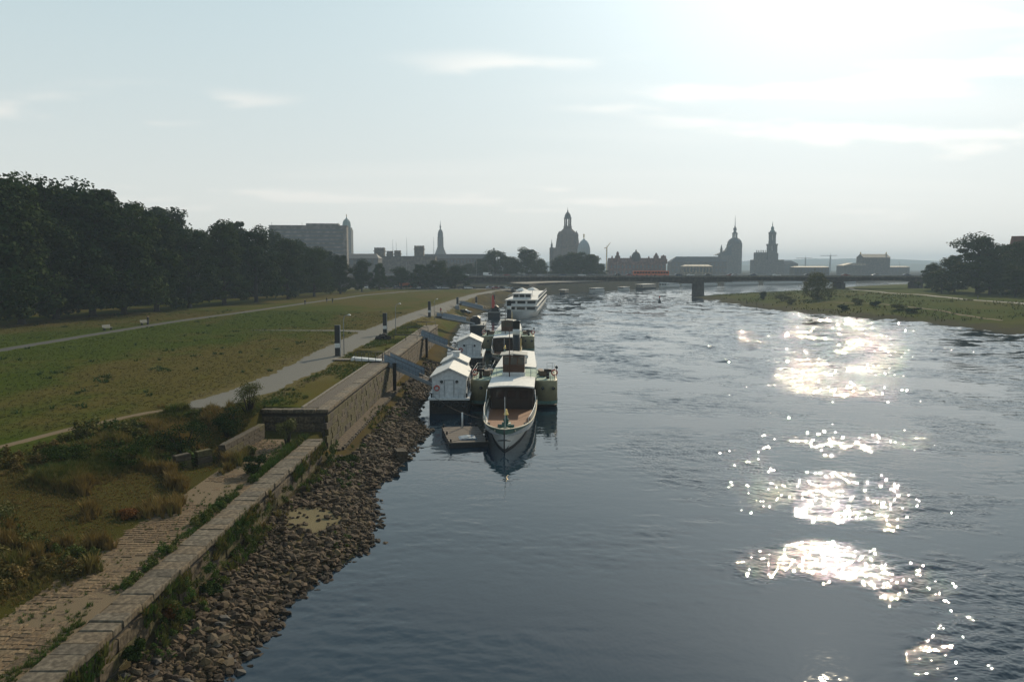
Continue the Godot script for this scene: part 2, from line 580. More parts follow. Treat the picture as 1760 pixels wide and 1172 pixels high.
func make_quay() -> void:
	# lower quay: wall with hewn blocks and broad coping stones, cobbled top
	var low := thing("low_quay_wall", "low sandstone quay wall with broad coping stones above the stony shore, nearest the viewer", "quay wall", Vector3(-14.6, 0, -42))
	var st := S()
	bx(st, Vector3(-0.72, 1.2, 0.0), Vector3(1.2, 2.6, 40.0))
	obj("core", st, M.wall_core, low)
	var bm := []
	for i in 6:
		bm.append(block_mesh(0.34, 0.53, 0.98 + 0.0 * i, 40 + i, 0.035))
	var walls := [M.sandstone, M.sandstone_dark, M.sandstone_moss]
	for c in 3:
		for k in 40:
			var z := -19.6 + k * 1.0 + (0.5 if c % 2 else 0.0)
			place(low, "block", bm[rng.randi() % 6], walls[mini(rng.randi() % 5, 2) if c < 2 else rng.randi() % 2], Vector3(-0.20 + rng.randf_range(-0.03, 0.03), 0.92 + c * 0.55, z), 0, 0.012)
	var cz := -20.0
	while cz < 19.6:
		var ln := rng.randf_range(0.72, 1.15)
		var cs := block_mesh(1.28 + rng.randf_range(-0.06, 0.08), 0.3, ln - 0.025, rng.randi(), 0.035)
		place(low, "coping_stone", cs, [M.coping, M.coping_warm, M.coping_dark][rng.randi() % 3], Vector3(-0.62, 2.68 + rng.randf_range(-0.025, 0.02), cz + ln / 2), rng.randf_range(-0.02, 0.02), 0.012)
		cz += ln
	# cobbled surface behind the coping
	var pav := Node3D.new()
	pav.name = "low_quay_paving"
	add_child(pav)
	struct(pav)
	st = S()
	bx(st, Vector3(-18.0, 2.71, -42), Vector3(4.2, 0.125, 40.2))
	obj("bedding", st, M.bedding, pav)
	var sm := []
	for i in 8:
		sm.append(block_mesh(0.30 + 0.045 * i, 0.14, 0.27, 70 + i, 0.028))
	var near := 0
	var far_t := []
	var far_c := PackedColorArray()
	var d := 23.0
	while d < 61.8:
		var x := -15.95
		while x > -20.2:
			var i := rng.randi() % 8
			var wdt := 0.30 + 0.045 * i
			var zj := nzb.get_noise_2d(x * 3.0, d * 3.0) * 0.35
			x -= wdt + 0.035
			if nzb.get_noise_2d(x * 14, d * 14) > 0.5: continue
			var at := Vector3(x + wdt / 2, 2.715 + nzb.get_noise_2d(x * 9, d * 9) * 0.07 + rng.randf_range(-0.012, 0.015), -d + zj + rng.randf_range(-0.035, 0.035))
			if near < 300 and d > 25.2 and (at.x - -15.9) > -(d - 22.0) * 0.42 - 0.6:
				place(pav, "cobble", sm[i], [M.cobble, M.cobble_light, M.cobble_dark][rng.randi() % 3], at, rng.randf_range(-0.06, 0.06), 0.03)
				near += 1
			else:
				far_t.append(Transform3D(Basis(Vector3.UP, rng.randf_range(-0.06, 0.06)) * Basis(Vector3.RIGHT, rng.randf_range(-0.04, 0.04)), at).scaled_local(Vector3(wdt / 0.39, 1, 1)))
				var b := rng.randf_range(0.75, 1.1)
				far_c.append(Color(b, b * 0.97, b * 0.92))
		d += 0.305
	scatter("cobbles", sm[2], M.cobble_far, far_t, pav, far_c)
	# upper quay: high wall, front face towards the viewer, coping and a strip of setts
	var up := thing("high_quay_wall", "high weathered sandstone quay wall with a dark end face, below the gravel path", "quay wall", Vector3(-15.0, 0, -65.2))
	st = S()
	bx(st, Vector3(-0.75, 2.1, -50.3), Vector3(1.1, 4.2, 99.0))
	bx(st, Vector3(-3.0, 2.1, -0.65), Vector3(5.4, 4.2, 0.9))
	obj("core", st, M.wall_core, up)
	var far_b := []
	var far_bc := PackedColorArray()
	for c in 6:
		for k in 100:
			var z := -0.5 - k * 1.0 - (0.5 if c % 2 else 0.0)
			if z < -99.4: continue
			var at := Vector3(-0.2 + rng.randf_range(-0.03, 0.03) , 0.95 + c * 0.55, z)
			if k < 36:
				place(up, "block", bm[rng.randi() % 6], walls[mini(rng.randi() % 6, 2)] if c > 1 else walls[1 + rng.randi() % 2], at, 0, 0.012)
			else:
				far_b.append(Transform3D(Basis(Vector3.UP, rng.randf_range(-0.02, 0.02)), at))
				var b := rng.randf_range(0.7, 1.1)
				far_bc.append(Color(b, b * 0.96, b * 0.88))
		for k in 5:
			place(up, "block", bm[rng.randi() % 6], walls[rng.randi() % 2], Vector3(-0.55 - k * 1.0 - (0.3 if c % 2 else 0.0), 0.95 + c * 0.55, -0.2), PI / 2, 0.012)
	scatter("blocks", bm[1], M.sandstone_far, far_b, up, far_bc)
	cz = -0.1
	while cz > -98.0:
		var ln := rng.randf_range(1.1, 1.6)
		place(up, "coping_stone", block_mesh(0.95, 0.3, ln - 0.03, rng.randi(), 0.03), [M.coping, M.coping_warm, M.coping_dark][rng.randi() % 3], Vector3(-0.42, 4.40 + rng.randf_range(-0.02, 0.02), cz - ln / 2), 0, 0.008)
		cz -= ln
	var cx := -0.95
	while cx > -5.4:
		place(up, "coping_stone", block_mesh(0.9, 0.3, 0.8, rng.randi(), 0.03), [M.coping, M.coping_dark][rng.randi() % 2], Vector3(cx - 0.45, 4.40, -0.42), 0, 0.008)
		cx -= 0.93
	st = S()
	bx(st, Vector3(-1.55, 4.35, -50.0), Vector3(1.25, 0.24, 97.0))
	obj("setts", st, M.setts, up)
	var kz := -1.2
	while kz > -96:
		if not (kz < -31 and kz > -37):
			place(up, "kerb_stone", block_mesh(0.22, 0.22, 1.9, int(-kz * 10), 0.02), M.kerb, Vector3(-2.32, 4.46, kz - 1.0), 0, 0.006)
		kz -= 1.95
	for k in 7:
		place(up, "kerb_stone", block_mesh(0.24, 0.22, 0.95, 60 + k, 0.02), M.kerb, Vector3(-5.9 - k * 1.0, 4.56, 0.1), PI / 2, 0.01)
	# footing at the bottom of the high wall, edged with upright stones
	st = S()
	bx(st, Vector3(0.45, 0.75, -18.2), Vector3(1.0, 0.9, 35.5))
	obj("footing", st, M.footing, up)
	var tm := block_mesh(0.22, 0.4, 0.42, 5, 0.03)
	for k in 44:
		place(up, "edge_stone", tm, M.sandstone_dark, Vector3(1.05, 1.05 + rng.randf_range(-0.05, 0.03), -1.2 - k * 0.8), rng.randf_range(-0.1, 0.1), 0.03)
	# broken garden-like wall that holds the slope beside the cobbles
	var stub := thing("slope_wall", "short broken stone wall half hidden by bushes at the foot of the grassy slope", "stone wall", Vector3(-19.6, 2.6, -62.5))
	var sb := block_mesh(0.5, 0.42, 1.05, 91, 0.04)
	for seg in [[Vector3(0.1, 0, 0), Vector3(-0.3, 0, 7.6), 4], [Vector3(-0.5, 0, 8.6), Vector3(-2.4, 0, 11.0), 3]]:
		var a: Vector3 = seg[0]
		var b: Vector3 = seg[1]
		var n := int(a.distance_to(b) / 1.08)
		var ang := atan2((b - a).x, (b - a).z)
		for c in seg[2] - (1 if seg[2] == 4 else 0):
			for k in n:
				place(stub, "block", sb, walls[1 + rng.randi() % 2], a.lerp(b, (k + 0.5) / n) + Vector3(0, 0.25 + c * 0.43, 0), ang, 0.02)

func make_rocks() -> void:
	var ms := []
	for i in 7: ms.append(rock_mesh(300 + i))
	var list := []
	for n in 21000:
		var d := 21.0 + 112.0 * pow(rng.randf(), 1.25)
		var sl := lin(SHL, d)
		var wx := -14.35 if d < 64 else -14.0
		var x := lerpf(wx, sl + 0.9, pow(rng.randf(), 0.85))
		if d > 64 and d < 101 and x < -12.9: continue
		if d > 101 and x < -12.6 and rng.randf() < 0.7: continue
		if Vector2(x + 11.4 + (48.6 - d) * 0.16, (48.6 - d) * 0.48).length() + nzb.get_noise_2d(x * 6.0 + 90, -d * 4.0) * 2.2 < 1.15 + rng.randf() * 0.7 and rng.randf() < 0.88: continue
		var s := (0.075 + 0.075 * rng.randf() + 0.22 * pow(rng.randf(), 5.0)) * (1.0 if d < 60 else 1.15)
		var y := hgt(x, -d)
		if y < -0.3: continue
		s *= 0.85
		list.append([s / d, Vector3(x, y + s * rng.randf_range(0.1, 0.75), -d), s])
	list.sort_custom(func(a, b): return a[0] > b[0])
	var xf := []
	var col := PackedColorArray()
	var mats := [M.rock, M.rock_pale, M.rock_dark]
	for i in list.size():
		var b := Basis.from_euler(Vector3(rng.randf_range(-0.5, 0.5), rng.randf() * TAU, rng.randf_range(-0.5, 0.5))).scaled_local(Vector3.ONE * list[i][2])
		if i < 300:
			var wet: bool = list[i][1].y < 0.12
			var o := obj("rock", ms[rng.randi() % 7], mats[2] if wet else mats[rng.randi() % 2 if rng.randf() < 0.75 else 2])
			o.transform = Transform3D(b, list[i][1])
			tag(o, "angular grey-brown stone lying loose on the stony shore below the low quay wall", "rock", "larger loose stones of the shore")
		else:
			xf.append([Transform3D(b, list[i][1]), ms[i % 7], i % 7])
	for k in 7:
		var t := []
		var c := PackedColorArray()
		for q in xf:
			if q[2] == k:
				t.append(q[0])
				var s := rng.randf_range(0.55, 1.25)
				if q[0].origin.y < 0.15: s *= 0.5
				s *= rng.randf_range(0.6, 1.25)
				c.append(Color(s * 1.08, s * rng.randf_range(0.88, 0.98), s * rng.randf_range(0.66, 0.86)))
		var o := scatter("shore_rubble", ms[k], M.rock_many, t, null, c)
		o.set_meta("label", "small broken stones covering the river shore")

# ---------- low plants
func tuft_mesh(sd: int, blades := 16, spread := 0.28, wide := 0.035) -> ArrayMesh:
	var r := RandomNumberGenerator.new()
	r.seed = sd
	var st := S()
	for i in blades:
		var a := r.randf() * TAU
		var o := Vector3(cos(a), 0, sin(a)) * r.randf() * spread * 0.6
		var lean := Vector3(cos(a), 0, sin(a)) * r.randf_range(0.1, 0.6)
		var s := Vector3(-sin(a), 0, cos(a)).rotated(Vector3.UP, r.randf_range(-1, 1)) * wide
		var h := r.randf_range(0.45, 1.0)
		var mid := o + lean * 0.35 * h + Vector3(0, h * 0.6, 0)
		var tip := o + lean * h + Vector3(0, h, 0)
		quad(st, o - s, o + s, mid + s * 0.7, mid - s * 0.7)
		tri(st, mid - s * 0.7, mid + s * 0.7, tip)
	return done(st)

func on_path(x: float, d: float) -> bool:
	if d > 64 and absf(x - lin([[65, -25.6], [75, -24.2], [90, -23.6], [110, -24.4], [170, -24.4], [205, -23.2], [250, -21], [300, -18.8], [350, -15.5]], d)) < 2.7: return true
	if absf(x - lin([[70, -66.5], [128, -69], [160, -69.3], [193, -66.5], [249, -64.1], [322, -59.8]], d)) < 1.9: return true
	if d < 67 and absf(x - lin([[44, -35], [51.3, -32.7], [57, -31.4], [63.3, -28.8], [66.4, -26]], d)) < 1.2: return true
	return false

func make_tufts() -> void:
	var tm := [tuft_mesh(1), tuft_mesh(2, 22, 0.4, 0.028), tuft_mesh(3, 14, 0.55, 0.05)]
	var sets := {}
	var put := func(kind: String, x: float, y: float, z: float, h: float, w: float, c: Color, tilt := 0.15):
		if not sets.has(kind): sets[kind] = [[], PackedColorArray()]
		var b := Basis.from_euler(Vector3(rng.randf_range(-tilt, tilt), rng.randf() * TAU, rng.randf_range(-tilt, tilt))).scaled_local(Vector3(w, h, w))
		sets[kind][0].append(Transform3D(b, Vector3(x, y - 0.02, z)))
		sets[kind][1].append(c)
	var tint := func(dry: float) -> Color:
		var c := Color(0.05, 0.085, 0.018).lerp(Color(0.17, 0.115, 0.042), clampf(dry + rng.randf_range(-0.25, 0.25), 0, 1))
		return c * rng.randf_range(0.7, 1.25)
	# slope and edge of the cobbles
	for n in 56000:
		var d := rng.randf_range(22, 66)
		var x := rng.randf_range(-33, -17.2)
		var cover := ss(-18.9, -20.6, x + nzb.get_noise_2d(x * 8, d * 5) * 2.6)
		if rng.randf() > cover or on_path(x, d): continue
		if rng.randf() < ss(-26, -31, x): continue
		if d > 55 and x > -20.2 and x < -18.8: continue
		var nn := nzb.get_noise_2d(x * 5, d * 4)
		if nn < -0.3 and rng.randf() < 0.4: continue
		var h := rng.randf_range(0.14, 0.5) * clampf(0.55 + 1.5 * nn + 2.2 * ss(0.12, 0.4, nzb.get_noise_2d(x * 13 + 500, d * 11)), 0.3, 2.2)
		h *= 1.0 - 0.6 * ss(-25.5, -29.5, x)
		put.call("dry_grass", x, hgt(x, -d), -d, h, h * 0.8 + 0.1, tint.call(0.78 - nn * 1.3))
	var wm := leaf_mesh(77, [[Vector3(0, 0.45, 0), Vector3(0.5, 0.45, 0.5), 70], [Vector3(0.2, 0.8, 0.1), Vector3(0.25, 0.3, 0.25), 30], [Vector3(-0.25, 0.35, -0.2), Vector3(0.3, 0.3, 0.3), 30]], 0.2)
	var wx := []
	var wc := PackedColorArray()
	for n in 3400:
		var d := rng.randf_range(22, 66)
		var x := rng.randf_range(-32, -17.6)
		var nn := nzb.get_noise_2d(x * 4 + 200, d * 4)
		if rng.randf() > ss(-19.6, -21.4, x + nzb.get_noise_2d(x * 8, d * 5) * 2.6) or on_path(x, d) or nn < 0.0 or rng.randf() < ss(-26, -31, x): continue
		if d > 50 and x > -20.4: continue
		var h := rng.randf_range(0.25, 0.75) * (0.7 + nn * 1.5)
		wx.append(Transform3D(Basis(Vector3.UP, rng.randf() * TAU).scaled_local(Vector3(h * 1.2, h, h * 1.2)), Vector3(x, hgt(x, -d) - 0.05, -d)))
		wc.append(tint.call(0.25 + 0.6 * ss(0.1, -0.2, nzb.get_noise_2d(x * 3 + 70, d * 3))) * 0.8)
	for n in 700:
		var d := rng.randf_range(22, 63)
		var x := -15.9 - absf(rng.randfn(0, 0.25)) if n % 2 else rng.randf_range(-14.5, -13.6)
		if nzb.get_noise_2d(x + 300, d * 9) < 0.12 - ss(44, 60, d) * 0.2 * float(n % 2): continue
		var h := rng.randf_range(0.15, 0.5)
		wx.append(Transform3D(Basis(Vector3.UP, rng.randf() * TAU).scaled_local(Vector3(h, h, h)), Vector3(x, 2.76 if n % 2 else rng.randf_range(0.8, 2.3), -d)))
		wc.append(tint.call(0.15))
	for n in 500:
		var d := rng.randf_range(24, 120)
		var x := rng.randf_range(-14.2, lin(SHL, d) - 0.8)
		if nzb.get_noise_2d(x * 5 + 100, d * 4) < 0.2: continue
		var h := rng.randf_range(0.15, 0.4)
		wx.append(Transform3D(Basis(Vector3.UP, rng.randf() * TAU).scaled_local(Vector3(h * 1.3, h, h * 1.3)), Vector3(x, hgt(x, -d) + 0.08, -d)))
		wc.append(tint.call(0.1))
	scatter("leafy_weeds", wm, M.blade, wx, null, wc).set_meta("label", "leafy weeds on the slope, the low wall and the shore")
	# inner edge of the coping, joints of the cobbles
	for n in 2600:
		var d := rng.randf_range(22, 62)
		var x := -15.95 - absf(rng.randfn(0, 0.35)) if rng.randf() < 0.7 else rng.randf_range(-19.5, -16)
		var nn := nzb.get_noise_2d(x * 10 + 300, d * 7)
		if nn < -0.02: continue
		var h := rng.randf_range(0.06, 0.22) * (1.0 + ss(42, 62, d) * 1.8 * ss(-18, -16, x))
		put.call("quay_weeds", x, 2.78, -d, h, h + 0.08, tint.call(0.25 - nn))
	# wall face and foot
	for n in 1400:
		var d := rng.randf_range(22, 62)
		var nn := nzb.get_noise_2d(77.0, d * 12)
		if nn < -0.12: continue
		var top := rng.randf() < 0.55
		var y := rng.randf_range(1.7, 2.55) if top else rng.randf_range(0.9, 1.25)
		var h := rng.randf_range(0.18, 0.5)
		put.call("wall_weeds", -14.58 + rng.randf() * 0.12 if top else -14.35 + rng.randf() * 0.7, y, -d, h, h * 1.1, tint.call(0.45 - nn * 1.6), 0.5)
	for n in 1500:
		var d := rng.randf_range(62, 130)
		var x := rng.randf_range(-14.6, -11.5)
		if nzb.get_noise_2d(x * 6 + 40, d * 4) < 0.08: continue
		var h := rng.randf_range(0.15, 0.4)
		put.call("shore_weeds", x, hgt(x, -d), -d, h, h * 1.3, tint.call(0.3))
	# grass by the quay edge and the meadow
	for n in 5200:
		var d := rng.randf_range(66.5, 175)
		var x := rng.randf_range(-21.6, -17.4)
		var nn := nzb.get_noise_2d(x * 6, d * 3)
		if on_path(x, d) or nn < -0.05 - ss(90, 120, d) * 0.15: continue
		var h := rng.randf_range(0.1, 0.34)
		put.call("quay_grass", x, hgt(x, -d), -d, h, h * 1.5, tint.call(0.35 - nn * 1.2))
	for n in 60000:
		var d := 45.0 + 165.0 * pow(rng.randf(), 1.4)
		var x := rng.randf_range(-95, -20)
		if on_path(x, d) or (d < 66 and x > -30) or x < -d * 0.68 - 4: continue
		var h := rng.randf_range(0.05, 0.15)
		var c := ground_color(x, -d, 5.0) * rng.randf_range(0.75, 1.25)
		if nzb.get_noise_2d(x * 11, d * 8) > 0.42 and rng.randf() < 0.35:
			h *= 2.6
			c = Color(0.035, 0.06, 0.018)
		put.call("meadow_grass", x, hgt(x, -d), -d, h, h * 2.2 + 0.1, c)
	for n in 5000:
		var d := rng.randf_range(165, 450)
		var e := rng.randf_range(6, 75)
		var x := lin(SHR, d) + e
		var nn := nzb.get_noise_2d(x * 2.5, d * 2.0)
		if nn < 0.02: continue
		var h := rng.randf_range(0.3, 0.9)
		put.call("bank_weeds", x, hgt(x, -d), -d, h, h * 1.6, tint.call(0.35))
	var lab := {"dry_grass": "tall dry grass on the slope by the cobbles", "quay_weeds": "weeds growing between the cobbles", "wall_weeds": "weeds hanging on the low quay wall", "shore_weeds": "weeds among the shore stones", "quay_grass": "green grass along the quay edge", "meadow_grass": "short grass of the wide meadow", "bank_weeds": "rough weeds on the far right bank"}
	for k in sets:
		var half: int = sets[k][0].size()
		var o := scatter(k, tm[sets.keys().find(k) % 3], M.blade, sets[k][0], null, sets[k][1])
		o.set_meta("label", lab[k])

# ---------- trees and bushes
func leaf_mesh(sd: int, blobs: Array, size: float, lo := 0.75, hi := 1.3) -> ArrayMesh:
	# blobs: [centre, radii, leaves]; leaves lie on and inside each clump, turned at random
	var r := RandomNumberGenerator.new()
	r.seed = sd
	var v := PackedVector3Array()
	var nn := PackedVector3Array()
	var col := PackedColorArray()
	var ix := PackedInt32Array()
	for b in blobs:
		var shade := r.randf_range(0.85, 1.15)
		for i in b[2]:
			var q := Vector3(r.randfn(), r.randfn(), r.randfn()).normalized()
			var p: Vector3 = b[0] + q * b[1] * pow(r.randf(), 0.4) * r.randf_range(0.85, 1.12)
			var n := (q + Vector3(r.randfn(), r.randfn() + 0.4, r.randfn()) * 0.7).normalized()
			var s := n.cross(Vector3(r.randfn(), r.randfn(), r.randfn())).normalized()
			var t := n.cross(s)
			var k := size * r.randf_range(0.6, 1.3)
			var at := v.size()
			v.append_array([p - s * k * 0.5, p + t * k * 0.36 + n * k * 0.1, p + s * k * 0.5, p - t * k * 0.36 + n * k * 0.08])
			nn.append_array([n, n, n, n])
			var c := shade * r.randf_range(lo, hi)
			var cc := Color(c * r.randf_range(0.85, 1.15), c, c * 0.9)
			col.append_array([cc, cc, cc, cc])
			ix.append_array([at, at + 1, at + 2, at, at + 2, at + 3])
	var arr := []
	arr.resize(Mesh.ARRAY_MAX)
	arr[Mesh.ARRAY_VERTEX] = v
	arr[Mesh.ARRAY_NORMAL] = nn
	arr[Mesh.ARRAY_COLOR] = col
	arr[Mesh.ARRAY_INDEX] = ix
	var m := ArrayMesh.new()
	m.add_surface_from_arrays(Mesh.PRIMITIVE_TRIANGLES, arr)
	return m

func tree_kind(sd: int, h: float, w: float, base: float, leaves: int, size: float) -> Array:
	# [trunk mesh, crown mesh] of a broad-leaved tree h metres high
	var r := RandomNumberGenerator.new()
	r.seed = sd
	var blobs := []
	var st := S(true)
	var tr := h * 0.017 + 0.08
	tube(st, [Vector3.ZERO, Vector3(0, 0.5, 0), Vector3(r.randf_range(-.3, .3), h * 0.3, r.randf_range(-.3, .3)), Vector3(r.randf_range(-.8, .8), h * 0.62, 0), Vector3(r.randf_range(-1, 1), h * 0.88, 0)], [tr * 1.5, tr * 1.1, tr * 0.85, tr * 0.5, 0.06], 9)
	var n := 34
	for i in n:
		var f := (i + 0.5) / n
		var y := lerpf(base, h * 0.95, f)
		var fy := (y - base) / (h - base)
		var rad := w * 0.5 * (0.72 + 0.28 * sin(PI * minf(fy * 1.5, 1.0))) * sqrt(clampf(1.02 - pow(fy, 2.6), 0.03, 1.0))
		var a := i * 2.39996 + r.randf_range(-0.5, 0.5)
		var rr := rad * r.randf_range(0.35, 1.08)
		var c := Vector3(cos(a) * rr, y, sin(a) * rr)
		var br := w * r.randf_range(0.09, 0.21)
		blobs.append([c, Vector3(br, br * r.randf_range(0.6, 0.9), br), int(leaves / float(n) * (0.6 + br / w * 2.6))])
		if i % 3 == 0:
			var root := Vector3(0, maxf(y * 0.62, base * 0.6), 0)
			tube(st, [root, root.lerp(c, 0.5) + Vector3(0, 0.6, 0), c], [tr * 0.42, tr * 0.26, 0.05], 5)
	blobs.append([Vector3(0, h * 0.55, 0), Vector3(w * 0.3, h * 0.3, w * 0.3), leaves / 7])
	return [done(st), leaf_mesh(sd + 1, blobs, size)]

func tree(kind: Array, called: String, label: String, at: Vector3, sc: Vector3, turn: float, leaf: Material, group := "") -> Node3D:
	var t := thing(called, label, "tree", at, turn, group)
	t.scale = sc
	obj("trunk", kind[0], M.bark, t)
	obj("crown", kind[1], leaf, t)
	return t

# the point at distance d whose picture column is px (a plan measured on the photograph)
func col_x(px: float, d: float) -> float:
	return (px - 880.0) / 1400.0 * d

func make_trees() -> void:
	var kinds := []
	for i in 6:
		kinds.append(tree_kind(500 + i * 7, 26.0, [17.0, 14.5, 18.5, 15.5, 17.5, 13.5][i], [2.6, 2.0, 3.2, 2.2, 2.8, 1.8][i], 11500, 0.68))
	var mats := [M.leaf_dark, M.leaf, M.leaf_dark]
	var ord := ["first", "second", "third", "fourth", "fifth", "sixth", "seventh", "eighth", "ninth", "tenth", "eleventh", "twelfth", "thirteenth", "fourteenth", "fifteenth", "sixteenth", "seventeenth", "eighteenth", "nineteenth", "twentieth"]
	var row := [[-25, 150, 300], [35, 158, 312], [95, 174, 314], [158, 181, 322], [212, 190, 346], [268, 203, 360], [325, 222, 392], [385, 240, 380], [440, 256, 391], [495, 285, 408], [540, 310, 424], [585, 342, 436], [622, 372, 446], [652, 402, 452]]
	var back := [[10, 200, 300], [65, 208, 318], [130, 222, 318], [182, 232, 334], [240, 250, 352], [292, 256, 355], [350, 280, 395], [405, 300, 378], [465, 322, 398], [515, 345, 412], [560, 380, 428]]
	for k in [0, 1]:
		var i := 0
		for a in ([row, back][k]):
			var d: float = a[1]
			var top: float = 16.0 + (460.0 - a[2]) / 1400.0 * d
			var x := col_x(a[0], d)
			var g := hgt(x, -d)
			var s: float = (top - g) / 26.0
			tree(kinds[(i * 5 + k * 2) % 6], "park_tree", "%s tree from the left in the %s row of tall dark meadow trees" % [ord[i], ["front", "rear"][k]], Vector3(x, g - 0.05, -d), Vector3(s * 1.22, s, s * 1.15), i * 1.3 + k, mats[(i + k) % 3], "tall trees along the meadow")
			i += 1
	# shrubs of the wood's edge, in the shade behind the trunks
	var uk := tree_kind(960, 9.0, 13.0, 0.3, 5200, 0.55)
	for q in 12:
		var d := 172.0 + q * 17.0
		var x := lerpf(-118, -84, q / 11.0) - 6.0
		tree(uk, "wood_shrub", "%s dark shrub from the left in the shade behind the tall meadow trees" % ord[q], Vector3(x, hgt(x, -d), -d), Vector3(1.25, 0.8 + 0.12 * (q % 3), 1.1), q * 1.7, M.leaf_dark, "shrubs behind the meadow trees")
	# trees of the town side, in front of and behind the bridge
	var i := 0
	for a in [[690, 425, 459, 0], [722, 432, 453, 1], [752, 440, 447, 2], [783, 446, 456, 0], [806, 560, 452, 1], [828, 590, 444, 1], [851, 575, 430, 2], [876, 585, 440, 3], [905, 575, 426, 4], [930, 600, 445, 5], [962, 610, 440, 0], [990, 605, 433, 2], [1015, 600, 436, 3], [1032, 612, 452, 1]]:
		var d: float = a[1]
		var x := col_x(a[0], d)
		var g := hgt(x, -d)
		if g < 1.0: g = 4.0
		var s: float = (16.0 + (460.0 - a[2]) / 1400.0 * d - g) / 26.0
		tree(kinds[a[3]], "town_tree", "%s rounded green tree from the left at the left bank end of the bridge" % ord[i], Vector3(x, g - 0.05, -d), Vector3(s * (1.75 if a[0] > 800 else 2.0), s, s * 1.5), i * 0.9, M.leaf, "trees by the bridge on the town bank")
		i += 1
	# right bank
	var rk := [["broad_tree", "tallest broad dark tree of the clump on the right bank", 1680, 372, 404, 1.5, 0], ["broad_tree", "second tall tree right of the tallest one on the right bank", 1722, 380, 418, 1.15, 3], ["broad_tree", "middling tree left of the tallest tree on the right bank", 1640, 395, 436, 1.3, 1], ["broad_tree", "tree cut by the right frame edge above the pale path", 1772, 350, 408, 1.3, 2], ["broad_tree", "low rounded tree at the left end of the right bank clump", 1602, 420, 452, 1.35, 4], ["broad_tree", "small tree in front of the right bank clump, beside the path", 1618, 385, 462, 1.4, 5], ["broad_tree", "dark tree filling the foot of the right bank clump", 1700, 352, 450, 1.6, 5], ["broad_tree", "pale green small tree in front of the clump near the frame edge", 1745, 330, 455, 1.5, 1]]
	for a in rk:
		var d: float = a[3]
		var x := col_x(a[2], d)
		var g := hgt(x, -d)
		var s: float = (16.0 + (460.0 - a[4]) / 1400.0 * d - g) / 26.0
		tree(kinds[a[6]], a[0], a[1], Vector3(x, g - 0.1, -d), Vector3(s * a[5] * 1.2, s, s * a[5]), a[2] * 0.37, M.leaf, "trees of the right bank")
	# the willow-like shrub on the point and others
	var wk := tree_kind(900, 11.5, 15.0, 0.6, 6000, 0.5)
	tree(wk, "willow", "wide drooping willow on the grassy point before the bridge", Vector3(col_x(1405, 350), hgt(col_x(1405, 350), -350) - 0.1, -350), Vector3(1.0, 1.0, 1.0), 0.4, M.leaf_olive)

func bush(label: String, at: Vector3, w: float, h: float, leaf: Material, sd: int, n := 1800, size := 0.13, called := "bush") -> void:
	var r := RandomNumberGenerator.new()
	r.seed = sd
	var t := thing(called, label, "bush", at, r.randf() * TAU)
	var blobs := []
	var st := S(true)
	for i in 9:
		var a := i * 2.4
		var f := r.randf_range(0.25, 0.85)
		var c := Vector3(cos(a) * w * 0.3 * r.randf_range(0.3, 1.1), h * f, sin(a) * w * 0.3 * r.randf_range(0.3, 1.1))
		blobs.append([c, Vector3(w * 0.2, h * r.randf_range(0.13, 0.22), w * 0.2), n / 9])
		tube(st, [Vector3(c.x * 0.1, -0.1, c.z * 0.1), c * 0.6, c * 1.12], [0.025 * h, 0.018 * h, 0.005], 5)
	obj("stem", st, M.bark, t)
	obj("foliage", leaf_mesh(sd, blobs, size), leaf, t)

